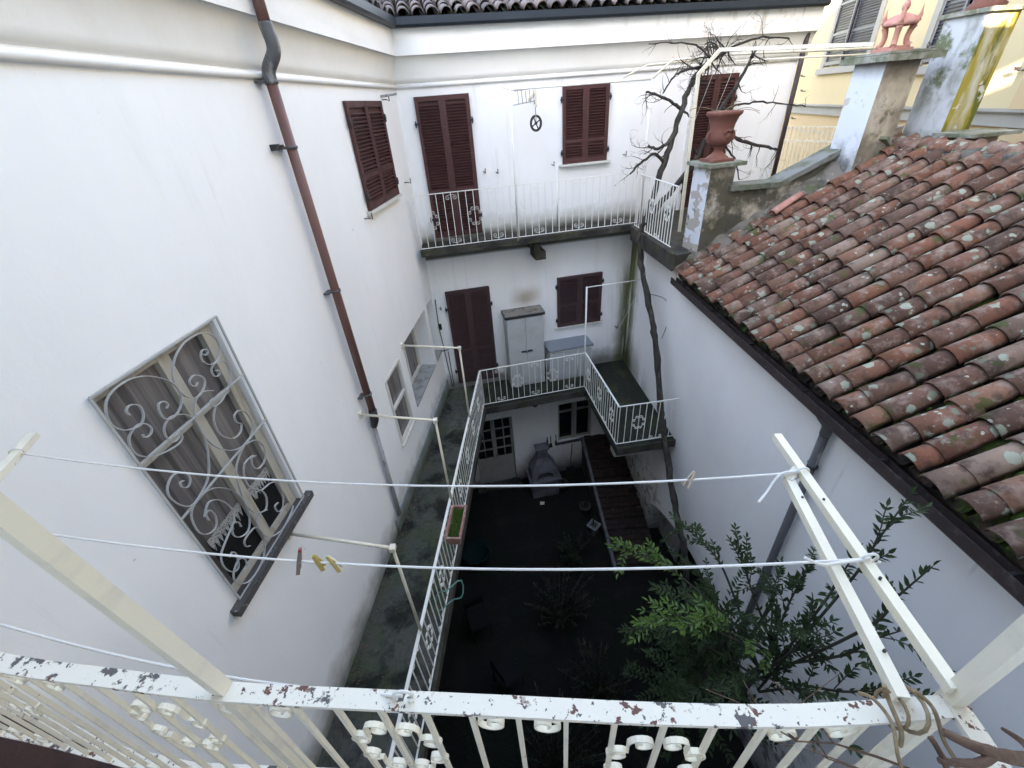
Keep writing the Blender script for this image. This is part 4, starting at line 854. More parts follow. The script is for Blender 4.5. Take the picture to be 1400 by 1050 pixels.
single('rope_tie', MB().tube(loop((.862, .36, Z(-1.05)), (0, 0, 1), .026, .024, .8, 20), .004, 8), 'rope', 'short white cord looped round the right post above the railing', 'cord')
def peg(p, ang, lean, m1, m2, lab, L=.085, grp='clothes pegs on the lines'):
    W = Matrix.Translation(p) @ Matrix.Rotation(ang, 4, 'Z') @ Matrix.Rotation(lean, 4, 'Y')
    t = thing('clothes_peg', lab, 'peg', W, grp)
    for s, m in ((1, m1), (-1, m2)):
        Wj = W @ Matrix.Translation((0, s * .006, 0)) @ Matrix.Rotation(s * .13, 4, 'X')
        part('jaw', MB().prism([(-.006, -.45 * L), (.006, -.45 * L), (.007, .1 * L), (.005, .55 * L), (-.005, .55 * L), (-.007, .1 * L)], -.0028, .0028, Matrix.Rotation(math.pi / 2, 4, 'X')), m, t, Wj)
    part('spring', MB().tube(loop((0, 0, 0), (1, 0, 0), .009, .007, 3, 24), .0014, 5), 'iron_bare', t, W)
def along(pts, x):
    for a, c in zip(pts, pts[1:]):
        if a.x <= x <= c.x: return a.lerp(c, (x - a.x) / (c.x - a.x))
peg(along(LB, -.75), .2, .35, 'peg_red', 'peg_grey', 'long grey and red clothes peg, leftmost on the middle line', .115)
peg(along(LB, -.68), .1, -.2, 'peg_yellow', 'peg_yellow', 'yellow clothes peg, second on the middle line', .07)
peg(along(LB, -.625), -.3, -.5, 'peg_white', 'peg_yellow', 'cream clothes peg right of the yellow one', .07)
peg(along(LA, .57), .6, .7, 'peg_wood', 'peg_wood', 'wooden clothes peg alone on the outermost line', .06)

# ================================================================ small things on the balconies and terrace
t = thing('clothes_airer', 'white tube clothes frame standing on the upper balcony left of the shuttered window', 'tube frame', Matrix.Translation((.35, 8.23, Z(-2.14))))
part('upright', MB().tube([(.33, 8.14, Z(-2.14)), (.335, 8.15, Z(.19))], .014, 8), 'white_metal', t, I4)
part('crossbar', MB().tube([(.335, 8.15, Z(.19)), (2.70, 8.56, Z(.19))], .014, 8).tube([(.335, 8.15, Z(.19)), (.25, 8.72, Z(.24))], .014, 8), 'white_metal', t, I4)
part('upright', MB().tube([(2.72, 8.58, Z(.19)), (2.74, 8.58, Z(-2.14))], .02, 8), 'white_metal', t, I4)
t = thing('vine_pergola', 'cream bent tube frame carrying the bare vine from terrace to chimney', 'tube frame', Matrix.Translation((3.3, 7.97, Z(-2.17))))
part('upright', MB().bar((3.30, 7.97, Z(-2.17)), (3.24, 7.96, Z(.20)), .045, .045), 'cream_metal', t, I4)
part('brace', MB().bar((3.24, 7.96, Z(.19)), (3.55, 8.02, Z(.48)), .045, .045), 'cream_metal', t, I4)
part('top_bar', MB().bar((3.54, 8.02, Z(.475)), (5.12, 6.95, Z(.34)), .045, .045), 'cream_metal', t, I4)
t = thing('vine_pergola', 'thinner cream tube frame behind the vine near the white wall', 'tube frame', Matrix.Translation((2.73, 8.6, Z(-2.14))))
part('brace', MB().tube([(2.72, 8.58, Z(.2)), (3.05, 8.64, Z(.42)), (3.9, 8.6, Z(.44)), (6.3, 8.0, Z(.33))], .018, 8), 'cream_metal', t, I4)
part('second_brace', MB().tube([(2.35, 9.05, Z(.25)), (2.75, 9.0, Z(.40)), (3.7, 9.05, Z(.42))], .014, 8).tube([(4.0, 8.9, Z(.36)), (6.2, 8.3, Z(.28))], .012, 8), 'cream_metal', t, I4)
# lower balcony line post
single('line_post', MB().tube([(1.635, 8.03, Z(-5.5)), (1.63, 8.04, Z(-3.12))], .018, 8).tube([(1.63, 8.04, Z(-3.13)), (2.72, 8.22, Z(-3.13))], .010, 8), 'white_metal', 'white tube post at the corner of the lower balcony beside the grey counter', 'post')
# pulley on its bracket
t = thing('pulley', 'black iron pulley wheel hanging from a wall bracket on the upper balcony', 'pulley', Matrix.Translation((.755, 8.42, Z(-.30))))
Wq = Matrix.Translation((.755, 8.42, Z(-.30)))
whl = MB().ribbon([(.085 * math.cos(i * math.pi / 12), 0, .085 * math.sin(i * math.pi / 12) * 1.25) for i in range(25)], (0, 1, 0), .04, .036)
for k in range(4): an = k * math.pi / 2 + .5; whl.bar((0, 0, 0), (.08 * math.cos(an), 0, .1 * math.sin(an)), .018, .018)
whl.tube([(0, -.02, 0), (0, .02, 0)], .025, 10)
part('wheel', whl, 'dark_iron', t, Wq)
part('hook', MB().tube(catmull([(0, 0, .0), (0, -.03, .08), (0, 0, .16), (0, 0, .22), (.025, 0, .26), (0, 0, .30), (-.02, 0, .27)], 4), .008, 6), 'iron_bare', t, Wq)
t = thing('wall_bracket', 'pale metal arm with a small rack above the hanging pulley', 'bracket', FX @ Matrix.Translation((2.2, 0, 0)))
W_ = WM[t.name]
part('arm', MB().bar((.03, 0, .05), (.03, -.46, .12), .035, .035).bar((.03, -.45, -.05), (.03, -.45, .22), .03, .03), 'cream_metal', t, W_)
rk = MB().bar((-.35, -.45, -.02), (.03, -.45, .02), .014, .014).bar((-.33, -.45, .17), (.03, -.45, .19), .014, .014)
for i in range(5): rk.bar((-.26 + i * .065, -.45, -.01), (-.27 + i * .065, -.45, .17), .01, .01)
part('rack', rk, 'pipe_pale', t, W_)
# plastic cabinet
cb = thing('storage_cabinet', 'grey plastic two-door cabinet with a weathered lid on the lower balcony', 'cabinet', FX @ Matrix.Translation((1.86, -.20, -5.555)))
W_ = WM[cb.name]
part('body', MB().box(-.41, .41, -.19, .18, .0, 1.74), 'plastic_grey', cb, W_)
part('lid', MB().box(-.43, .43, -.21, .19, 1.742, 1.80), 'plastic_lid', cb, W_)
part('lid_rim', MB().box(-.44, .44, -.225, -.212, 1.735, 1.79).box(-.445, -.432, -.21, .19, 1.735, 1.79).box(.432, .445, -.21, .19, 1.735, 1.79), 'plastic_dark', cb, W_)
for s in (-1, 1):
    dd = part('door', MB().box(min(s * .004, s * .40), max(s * .004, s * .40), -.215, -.192, .06, 1.72), 'plastic_grey', cb, W_)
    part('handle', MB().box(min(s * .008, s * .13), max(s * .008, s * .13), -.235, -.216, .90, .935), 'plastic_dark', dd, W_ @ Matrix.Rotation(R(0), 4, 'Y'))
co = thing('storage_counter', 'white counter with a grey top next to the plastic cabinet', 'counter', FX @ Matrix.Translation((2.88, -.24, -5.555)))
W_ = WM[co.name]
part('body', MB().box(-.50, .50, -.22, .22, 0, .80), 'plaster_far', co, W_)
part('worktop', MB().box(-.53, .53, -.25, .235, .802, .86), 'counter_top', co, W_)
for s in (-1, 0, 1): part('door', MB().box(s * .33 - .155, s * .33 + .155, -.235, -.222, .04, .77), 'plastic_grey', co, W_)
# lantern under the slab
ln = thing('lantern', 'dark iron lantern hanging under the lower balcony', 'lantern', Matrix.Translation((.50, 8.13, Z(-5.93))))
W_ = WM[ln.name]
part('cap', MB().lathe([(0, .16), (.03, .14), (.09, .10), (.10, .09), (0, .09)], 6), 'dark_iron', ln, W_)
part('glass', MB().lathe([(.085, .088), (.06, -.06), (0, -.06)], 6), 'glass_curtain', ln, W_)
part('cage', MB().tube([(0, 0, .14), (0, 0, .25)], .008, 6).lathe([(0, -.062), (.065, -.062), (.04, -.09), (0, -.10)], 6), 'dark_iron', ln, W_)
# flower box on the left railing
dirn = Vector((.687, 6.72, 0)).normalized()
Wf_ = Matrix.Translation((-.905, 3.83, Z(-4.82))) @ Matrix.Rotation(math.atan2(dirn.y, dirn.x), 4, 'Z')
fb = thing('flower_box', 'terracotta flower box with fresh green shoots hung outside the left balcony railing', 'flower box', Wf_)
b = MB(); L_, w_, h_ = .27, .10, .17
vs = [(-L_ + .03, -w_ + .02, 0), (L_ - .03, -w_ + .02, 0), (L_ - .03, w_ - .02, 0), (-L_ + .03, w_ - .02, 0), (-L_, -w_, h_), (L_, -w_, h_), (L_, w_, h_), (-L_, w_, h_), (-L_ + .02, -w_ + .02, h_), (L_ - .02, -w_ + .02, h_), (L_ - .02, w_ - .02, h_), (-L_ + .02, w_ - .02, h_), (-L_ + .03, -w_ + .03, h_ - .07), (L_ - .03, -w_ + .03, h_ - .07), (L_ - .03, w_ - .03, h_ - .07), (-L_ + .03, w_ - .03, h_ - .07)]
b.add(vs, [(3, 2, 1, 0), (0, 1, 5, 4), (1, 2, 6, 5), (2, 3, 7, 6), (3, 0, 4, 7), (4, 5, 9, 8), (5, 6, 10, 9), (6, 7, 11, 10), (7, 4, 8, 11), (8, 9, 13, 12), (9, 10, 14, 13), (10, 11, 15, 14), (11, 8, 12, 15), (12, 13, 14, 15)])
part('trough', b, 'planter', fb, Wf_)
part('rim', MB().box(-L_ - .008, L_ + .008, -w_ - .01, -w_ + .012, h_ - .012, h_ + .004).box(-L_ - .008, L_ + .008, w_ - .012, w_ + .01, h_ - .012, h_ + .004).box(-L_ - .008, -L_ + .014, -w_ + .012, w_ - .012, h_ - .012, h_ + .004).box(L_ - .014, L_ + .008, -w_ + .012, w_ - .012, h_ - .012, h_ + .004), 'planter', fb, Wf_)
gs = MB(); gr_ = random.Random(4)
for i in range(900):
    x, y = gr_.uniform(-L_ + .035, L_ - .035), gr_.uniform(-w_ + .03, w_ - .03); a = gr_.uniform(0, 6.3); hh = gr_.uniform(.04, .09); wd = .004
    gs.add([(x - wd * math.cos(a), y - wd * math.sin(a), h_ - .07), (x + wd * math.cos(a), y + wd * math.sin(a), h_ - .07), (x + gr_.uniform(-.02, .02), y + gr_.uniform(-.02, .02), h_ - .07 + hh)], [(0, 1, 2)])
part('green_shoots', gs, 'grass', fb, Wf_, kind='stuff')
part('hanger', MB().bar((-.15, .10, .15), (-.15, .17, .22), .012, .012).bar((.15, .10, .15), (.15, .17, .22), .012, .012), 'dark_iron', fb, Wf_)
# hose loop on the railing foot
single('garden_hose', MB().tube([Vector((-1.02 + .17 * math.cos(a), 3.15 + .05 * math.sin(a * 3) + .1 * math.cos(a), Z(-5.25) + .2 * math.sin(a))) for a in [i * 2 * math.pi / 30 * 1.9 for i in range(31)]], .009, 6), 'hose', 'pale green hose looped over the foot of the left balcony railing', 'hose')
# barbecue
Wb_ = FX @ Matrix.Translation((2.05, -.42, -9.03))
Wb_ = Wb_ @ Matrix.Translation((.05, -.15, 0)) @ Matrix.Diagonal((.86, .8, .72, 1))
bq = thing('barbecue', 'grey stone garden barbecue with a hooded chimney between door and window', 'barbecue', Wb_)
part('base', MB().box(-.42, .42, -.30, .32, 0, .80).box(-.50, .50, -.36, .36, .80, .86), 'stone_bbq', bq, Wb_)
b = MB(); n = 9; ou = []; 
vs = [(-.42, -.28, .86), (-.42, .30, .86), (.42, .30, .86), (.42, -.28, .86), (-.40, -.22, 1.25), (-.40, .30, 1.25), (.40, .30, 1.25), (.40, -.22, 1.25), (-.17, 0, 1.68), (-.17, .30, 1.68), (.17, .30, 1.68), (.17, 0, 1.68), (-.15, .02, 2.05), (-.15, .28, 2.05), (.15, .28, 2.05), (.15, .02, 2.05)]
b.add(vs, [(0, 1, 5, 4), (1, 2, 6, 5), (2, 3, 7, 6), (4, 5, 9, 8), (5, 6, 10, 9), (6, 7, 11, 10), (7, 4, 8, 11), (8, 9, 13, 12), (9, 10, 14, 13), (10, 11, 15, 14), (11, 8, 12, 15), (12, 13, 14, 15)])
ar = [(-.26, .86)] + [(-.26 * math.cos(i * math.pi / 8), .98 + .20 * math.sin(i * math.pi / 8)) for i in range(9)] + [(.26, .86)]
yy = lambda z: -.28 + .06 * max(0, min(1, (z - .86) / .39))
def fr(x, z): return (x, yy(z), z)
half = len(ar) // 2
left = [fr(*q) for q in ar[:half + 1]] + [(0, -.22, 1.25), (-.40, -.22, 1.25), (-.42, -.28, .86)]
right = [fr(*q) for q in ar[half:]] + [(.42, -.28, .86), (.40, -.22, 1.25), (0, -.22, 1.25)]
b.add(left, [tuple(range(len(left)))]); b.add(right, [tuple(range(len(right)))])
part('hood', b, 'stone_bbq', bq, Wb_)
part('firebox', MB().box(-.33, .33, .10, .14, .862, 1.2), 'room_dark', bq, Wb_)
part('chimney_cap', MB().box(-.20, .20, -.02, .32, 2.052, 2.10), 'stone_bbq', bq, Wb_)
# tools on the wall
def tool(x, z, L, kind, lab):
    W_ = FX @ Matrix.Translation((x, -.035, z)); t = thing('wall_tool', lab, 'garden tool', W_, 'tools hanging beside the window')
    part('handle', MB().tube([(0, 0, 0), (.01, 0, -L * .65)], .011, 6), 'dark_iron', t, W_)
    if kind == 'shovel': part('head', MB().prism([(-.03, -L * .62), (.03, -L * .62), (.055, -L), (-.055, -L)], -.006, .006, Matrix.Rotation(math.pi / 2, 4, 'X')), 'dark_iron', t, W_)
    elif kind == 'tongs': part('head', MB().bar((0, 0, -.05), (-.07, 0, -L), .014, .01).bar((0, 0, -.05), (.05, 0, -L), .014, .01), 'dark_iron', t, W_)
    else: part('head', MB().box(-.02, .02, -.02, .02, -L, -L * .6), 'dark_iron', t, W_)
tool(2.30 + .08, -7.62, .42, 'tongs', 'splayed dark tongs hanging left of the other two tools'); tool(2.47, -7.60, .40, 'shovel', 'small fire shovel hanging between the tongs and the poker'); tool(2.62, -7.58, .38, 'poker', 'short dark poker hanging nearest the ground floor window')
single('broom', MB().tube([(0, 0, .25), (.03, -.04, 1.15)], .013, 6).box(-.12, .12, -.03, .03, 0, .25), 'dark_iron', 'dark broom leaning against the wall below the ground floor window', 'broom', FX @ Matrix.Translation((3.0, -.16, -9.02)))
# brick steps climbing along the outbuilding wall
stp = thing('brick_steps', 'old brick steps and pale kerb climbing beside the white outbuilding wall', 'steps', Matrix.Translation((2.4, 7, .0)))
bm1 = MB().box(-.118, .118, -.056, .056, -.03, .03).mesh('brick', 'brick'); cnt = 0
core = MB()
for k in range(13):
    y0 = 5.75 + k * .26; z0 = .03 + k * .085; xl = 2.0 - .05 * (y0 - 5.75)
    core.box(xl - .0, 3.05 - .07 * (y0 - 5.75), y0, y0 + .26, -.2, z0 + .02)
    for r_ in range(2):
        for c_ in range(4):
            xx = xl + .13 + c_ * .25 + (r_ % 2) * .03
            if xx > 2.92: continue
            part('brick', bm1, None, stp, Matrix.Translation((xx + rnd.uniform(-.008, .008), y0 + .065 + r_ * .13, z0 + .05 + rnd.uniform(-.008, .008))) @ Matrix.Rotation(R(rnd.uniform(-3, 3)), 4, 'Z'))
part('bed', core, 'concrete_dark', stp)
part('kerb', MB().bar((2.0, 5.7, .06), (1.82, 9.0, 1.16), .07, .12), 'stone_bbq', stp)
# pots, tub, chairs on the courtyard floor
for i, (x, y, s, lab) in enumerate(((1.72, 6.75, .17, 'square grey pot at the foot of the brick steps'), (1.62, 7.35, .14, 'smaller dark pot just behind the square pot'), (1.15, 8.2, .16, 'dark pot standing below the ground floor window'))):
    t = thing('plant_pot', lab, 'pot', Matrix.Translation((x, y, .02)), 'pots on the courtyard floor'); W_ = WM[t.name]
    part('tub', MB().lathe([(s * .7, 0), (s, .25), (s * 1.08, .26), (s * 1.08, .29), (s * .92, .29), (s * .85, .2), (0, .2)], 4 if i == 0 else 16), 'sill_grey' if i == 0 else 'concrete_dark', t, W_)
    pm = MB(); pr_ = random.Random(i)
    for q in range(50):
        a = pr_.uniform(0, 6.28); p = Vector((0, 0, .2)); d = Vector((math.cos(a), math.sin(a), pr_.uniform(.8, 2.5))).normalized() * pr_.uniform(.1, .3); sd_ = Vector((-math.sin(a), math.cos(a), 0)) * .012
        pm.add([p + d * .3 - sd_, p + d * .3 + sd_, p + d], [(0, 1, 2)])
    part('foliage', pm, 'leaf_dark', t, W_, kind='stuff')
t = thing('plastic_tub', 'dark teal plastic tub on the soil under the left balcony', 'tub', Matrix.Translation((-1.15, 6.2, .02))); W_ = WM[t.name]
part('bowl', MB().lathe([(0, .02), (.24, .02), (.32, .34), (.34, .36), (.30, .36), (.22, .06), (0, .06)], 20), 'teal_plastic', t, W_)
part('handle', MB().tube(catmull([(-.32, 0, .34), (-.25, .05, .48), (0, .08, .54), (.25, .05, .48), (.32, 0, .34)], 4), .012, 6), 'teal_plastic', t, W_)
def chair(x, y, rz, lab):
    W_ = Matrix.Translation((x, y, .02)) @ Matrix.Rotation(rz, 4, 'Z'); t = thing('garden_chair', lab, 'chair', W_, 'garden chairs in the dark courtyard')
    part('seat', MB().box(-.2, .2, -.2, .2, .42, .44), 'chair_dark', t, W_)
    for sx in (-1, 1):
        for sy in (-1, 1): part('leg', MB().tube([(sx * .19, sy * .19, 0), (sx * .19, sy * .19, .42 if sy < 0 else .86)], .011, 6), 'chair_dark', t, W_)
    part('backrest', MB().tube([(-.19, .19, .86), (.19, .19, .86)], .011, 6).box(-.18, .18, .185, .195, .62, .80), 'chair_dark', t, W_)
chair(-1.05, 4.6, .4, 'dark metal garden chair on the soil right of the left balcony'); chair(-.5, 3.6, 2.2, 'dark metal garden chair in the deepest shade nearest the viewer')
single('paper_scrap', MB().add([(-.06, -.03, 0), (.05, -.05, .02), (.07, .03, .03), (0, .07, .01), (-.05, .04, .04), (0, 0, .06)], [(0, 1, 5), (1, 2, 5), (2, 3, 5), (3, 4, 5), (4, 0, 5)]), 'peg_white', 'crumpled pale scrap lying on the soil before the barbecue', 'scrap', Matrix.Translation((.55, 7.75, .05)))

# ================================================================ BARE VINE
vr = random.Random(21)
vine = thing('bare_vine', 'bare twisted vine climbing from the courtyard over the upper balcony corner', 'vine', Matrix.Translation((2.85, 4.3, 0)))
def zz(l): return [(x, y, Z(z)) for x, y, z in l]
trunk = catmull(zz([(2.98, 3.6, -9.0), (2.90, 4.2, -7.9), (2.85, 4.66, -6.88), (2.80, 5.11, -6.40), (2.79, 5.53, -6.0), (2.72, 6.23, -4.92), (2.71, 6.78, -3.98), (2.66, 7.06, -3.51), (2.60, 7.73, -2.77), (2.57, 7.97, -2.2), (2.66, 7.99, -1.95)]), 6)
trunk = [p + Vector((vr.uniform(-.015, .015), vr.uniform(-.015, .015), 0)) for p in trunk]
part('trunk', MB().tube(trunk, [(.062 - .012 * i / len(trunk)) * (1 + .12 * math.sin(i * 1.3)) for i in range(len(trunk))], 10), 'bark', vine)
tw = []
def crooked(p, d, L, r, depth, mb, droop=0, plane=None):
    n = max(3, int(L / .075)); pts = [p]; q = p; dd = d.normalized()
    for i in range(n):
        dd = (dd + Vector((vr.uniform(-.42, .42), vr.uniform(-.28, .28), vr.uniform(-.42, .42) - droop))).normalized()
        q = q + dd * (L / n); pts.append(q)
    rs = [r * (1 - .6 * i / n) * vr.uniform(.9, 1.25) for i in range(n + 1)]
    mb.tube(pts, rs, 6 if r > .01 else 4)
    if depth > 0:
        for i in range(1, n + 1):
            if vr.random() < .62:
                a = (dd + Vector((vr.uniform(-1, 1), vr.uniform(-.6, .6), vr.uniform(-1, 1)))).normalized()
                crooked(pts[i], a, L * vr.uniform(.35, .7), max(rs[i] * .55, .0022), depth - 1, mb, droop)
def limb(pts, r0, r1, nsub, sl, name='branch', dep=2, dirs=None, start=.3):
    pp = catmull(zz(pts), 5); pp = [p + Vector((vr.uniform(-.012, .012), vr.uniform(-.02, .02), vr.uniform(-.012, .012))) for p in pp]
    n = len(pp); mb = MB().tube(pp, [(r0 + (r1 - r0) * i / n) * vr.uniform(.88, 1.18) for i in range(n)], 8)
    for k in range(nsub):
        i = int(n * (start + (1 - start) * (k + vr.random()) / nsub)); i = min(i, n - 1)
        d = Vector((vr.uniform(-1, 1), vr.uniform(-.5, .5), vr.uniform(-1, 1))) if not dirs else Vector(dirs) + Vector((vr.uniform(-.6, .6), vr.uniform(-.4, .4), vr.uniform(-.6, .6)))
        crooked(pp[i], d, sl * vr.uniform(.6, 1.2), r1 * .55, dep, mb)
    part(name, mb, 'bark', vine)
limb([(2.64, 7.99, -2.0), (2.72, 8.02, -1.79), (2.78, 8.03, -1.46), (2.92, 8.06, -.95), (3.02, 8.08, -.57), (3.12, 8.1, -.17), (3.22, 8.11, .12)], .055, .035, 3, .25, start=.5, dep=1)
limb([(2.66, 7.99, -1.95), (2.80, 8.02, -1.80), (3.0, 8.07, -1.58), (3.3, 8.10, -1.25), (3.50, 8.14, -.95), (3.62, 8.16, -.70)], .055, .042, 2, .2, start=.5, dep=1)
limb([(3.22, 8.11, .12), (3.36, 8.13, .28), (3.55, 8.17, .38), (3.75, 8.19, .47)], .036, .024, 16, .42, dep=3, start=.1)
limb([(3.02, 8.08, -.62), (2.90, 8.03, -.72), (2.72, 7.97, -.78), (2.55, 7.94, -.72)], .03, .018, 5, .28, dep=2, dirs=(-.7, 0, -.3))
limb([(2.88, 8.05, -1.0), (2.70, 7.97, -.86), (2.45, 7.94, -.98), (2.30, 7.93, -1.12)], .028, .014, 6, .26, dep=2, dirs=(-.6, 0, -.3))
limb([(3.08, 8.09, -.25), (2.90, 8.03, -.14), (2.66, 7.96, -.04), (2.46, 7.94, .02)], .026, .014, 7, .30, dep=2, dirs=(-.5, 0, 0))
limb([(3.62, 8.16, -.70), (3.78, 8.21, -.32), (3.99, 8.24, -.02), (4.16, 8.28, .30), (4.22, 8.28, .40)], .040, .020, 7, .30, dep=2, start=.55)
limb([(3.70, 8.18, -.45), (3.95, 8.22, -.62), (4.30, 8.26, -.80), (4.75, 8.32, -.92), (5.0, 8.36, -.98)], .034, .016, 8, .36, dep=2, dirs=(.4, 0, -.5), start=.2)
limb([(3.85, 8.2, -.60), (4.0, 8.24, -.85), (4.25, 8.28, -1.1), (4.40, 8.3, -1.42)], .022, .010, 6, .26, dep=2, dirs=(.3, 0, -.4), start=.1)
limb([(3.72, 8.19, -.35), (4.05, 8.24, -.27), (4.45, 8.30, -.25), (4.9, 8.38, -.30), (5.35, 8.42, -.36)], .018, .008, 5, .22, dep=1, start=.2)
limb([(3.4, 8.14, .25), (3.5, 8.16, .36), (3.6, 8.17, .40), (3.7, 8.18, .46)], .02, .012, 22, .34, dep=3, start=.0)
limb([(3.60, 8.15, .42), (3.85, 8.2, .52), (4.3, 8.25, .60), (4.75, 8.3, .56)], .020, .010, 9, .32, dep=2, start=.05)
limb([(3.5, 8.15, .35), (3.2, 8.1, .55), (2.8, 8.05, .60), (2.45, 8.0, .62)], .016, .006, 6, .25, dep=1, start=.1)
limb([(3.4, 8.14, .30), (3.1, 8.1, .26), (2.9, 8.06, .18), (2.75, 8.04, -.02)], .020, .010, 8, .25, dep=2, start=.05)
part('supporting_wire', MB().tube(zz([(3.62, 8.16, .42), (3.30, 8.12, -.6)]), .003, 4).tube(zz([(4.15, 8.27, .35), (3.75, 8.2, -.5)]), .003, 4).tube(zz([(3.95, 8.25, .38), (3.68, 8.2, -.45)]), .003, 4).tube(zz([(2.70, 7.9, -2.1), (2.62, 7.6, -2.9), (2.3, 8.4, -4.6)]), .004, 4), 'rope', vine)
part('side_shoot', MB().tube(catmull(zz([(2.66, 7.4, -3.1), (2.95, 7.3, -3.2), (3.02, 7.2, -3.5), (2.9, 7.1, -3.9)]), 4), .006, 5), 'bark', vine)

# vine ends tied round the near railing, and the brown branch at the lower right
tn = thing('tied_tendrils', 'dry vine tendrils wound round the right end of the near railing', 'vine', Matrix.Translation((.76, .34, Z(-1.1))))
part('coil', MB().tube([Vector((.765 + .028 * math.sin(i * .42) * .6, .338 + .042 * math.cos(i * .42), Z(-1.105) + .034 * math.sin(i * .42))) for i in range(38)], .004, 8).tube([Vector((.735 + .012 * math.sin(i * .5), .338 + .034 * math.cos(i * .5), Z(-1.105) + .028 * math.sin(i * .5))) for i in range(20)], .0033, 8), 'tendril', tn)
part('stem', MB().tube(catmull(zz([(.662, .355, -1.06), (.69, .345, -1.07), (.705, .31, -1.085), (.70, .27, -1.12), (.71, .24, -1.17), (.70, .20, -1.25)]), 5), .0036, 8), 'tendril', tn)
part('stem', MB().tube(catmull(zz([(.775, .352, -1.06), (.80, .325, -1.08), (.805, .285, -1.12), (.82, .25, -1.16), (.80, .20, -1.25)]), 5), .004, 8), 'tendril', tn)
part('stem', MB().tube(catmull(zz([(.715, .36, -1.05), (.722, .34, -1.078), (.72, .30, -1.095), (.722, .285, -1.13)]), 5), .0045, 8), 'tendril', tn)
bb = thing('dead_branch', 'knobbly brown dead branch entering at the lower right corner', 'branch', Matrix.Translation((.85, .25, Z(-1.05))))
b = MB().tube(catmull(zz([(1.0, .20, -1.06), (.93, .222, -1.055), (.87, .236, -1.06), (.83, .245, -1.055), (.79, .262, -1.05), (.765, .280, -1.05)]), 5), [.013, .013, .012, .012, .012, .012, .011, .011, .012, .013, .012, .012, .012, .011, .011, .011, .012, .010, .010, .009, .009, .008, .008, .008, .007, .007], 10)
b.tube(catmull(zz([(.83, .245, -1.055), (.80, .235, -1.06), (.76, .240, -1.07), (.735, .245, -1.07)]), 4), [.009, .009, .008, .008, .008, .007, .007, .007, .006, .006, .006, .006, .005], 8)
b.tube(catmull(zz([(.745, .245, -1.07), (.738, .262, -1.055), (.735, .275, -1.05)]), 3), .005, 7).tube(catmull(zz([(.742, .243, -1.07), (.745, .225, -1.08), (.75, .205, -1.09)]), 3), .005, 7)
b.tube(catmull(zz([(.89, .232, -1.05), (.875, .25, -1.03), (.85, .27, -1.02)]), 3), [.007, .007, .006, .006, .005, .004, .003], 7).tube(catmull(zz([(.93, .222, -1.05), (.92, .24, -1.035), (.885, .252, -1.03)]), 3), .006, 7)
part('limb', b, 'bark_brown', bb)
fd = MB()
for i in range(3): crooked(Vector((.80, .27, Z(-1.25))), Vector((-.6 - i * .3, .3, -.8 + i * .4)), .35, .0028, 1, fd)
part('fine_twig', fd, 'bark_brown', bb)

# ================================================================ EVERGREEN BUSH
lr = random.Random(9)
def leaf_geo(L=.066, W_=.021):
    b = MB(); vs = [(0, 0, 0), (W_ * .55, L * .30, .004), (W_ * .5, L * .62, .003), (0, L, -.006), (-W_ * .5, L * .62, .003), (-W_ * .55, L * .30, .004), (0, L * .32, -.003), (0, L * .64, -.004)]
    return b.add(vs, [(0, 1, 6), (1, 2, 7, 6), (2, 3, 7), (3, 4, 7), (4, 5, 6, 7), (5, 0, 6)])
LG = leaf_geo(); leafm = LG.mesh('leaf', 'leaf'); leafb = LG.mesh('leaf', 'leaf_bright')
bush = thing('evergreen_bush', 'tall glossy evergreen bush leaning over the courtyard beside the drainpipe', 'bush', Matrix.Translation((2.2, 1.9, 0)))
restm, restb = MB(), MB(); nleaf = [0]
def leaf_at(p, d, up_, s, bright, br):
    d = d.normalized(); x = d.cross(up_); 
    if x.length < 1e-3: x = d.orthogonal()
    x.normalize(); z = x.cross(d)
    T = Matrix((x, d, z)).transposed().to_4x4(); T.translation = p; T = T @ Matrix.Rotation(lr.uniform(-.7, .7), 4, 'Y') @ Matrix.Diagonal((s, s, s, 1))
    if br is not None and nleaf[0] < 300:
        nleaf[0] += 1; part('leaf', leafb if bright else leafm, None, br, T)
    else: (restb if bright else restm).add([T @ Vector(v) for v in LG.v], LG.f)
def spray(pts, r0, nl, sub=3, bright=False, solo=False, s=1.0, fr=.35):
    pp = catmull(pts, 6); n = len(pp); mb = MB().tube(pp, [r0 * (1 - .8 * i / n) for i in range(n)], 6)
    br = part('branch', mb, 'stem_green', bush)
    def leafy(q, cnt, st):
        m = len(q)
        for k in range(cnt):
            t = st + (1 - st) * (k + lr.random() * .6) / cnt; i = min(int(t * (m - 1)), m - 2); p = q[i].lerp(q[i + 1], t * (m - 1) - i); d = (q[i + 1] - q[i]).normalized()
            for sg in (1, -1):
                side = d.cross(Vector((lr.uniform(-.5, .5), lr.uniform(-.5, .5), 1))).normalized() * sg
                leaf_at(p, d * .75 + side * .8 + Vector((0, 0, lr.uniform(-.1, .35))), Vector((0, 0, 1)), s * lr.uniform(.75, 1.15), bright, br if solo else None)
        leaf_at(q[-1], d, Vector((0, 0, 1)), s, bright, br if solo else None)
    leafy(pp, nl, fr)
    for k in range(sub):
        i = int(n * (fr + (.85 - fr) * (k + .3) / sub)); d = (pp[min(i + 1, n - 1)] - pp[i]).normalized()
        a = (d + Vector((lr.uniform(-.8, .8), lr.uniform(-.8, .8), lr.uniform(-.5, .6)))).normalized(); Ls = lr.uniform(.18, .38)
        q = [pp[i] + a * Ls * j / 5 + Vector((0, 0, .05 * math.sin(j))) for j in range(6)]
        mb2 = MB().tube(q, r0 * .3, 4); part('twig', mb2, 'stem_green', br); leafy(q, 6, .15)
tip = lambda x, y, z: Vector((x, y, Z(z)))
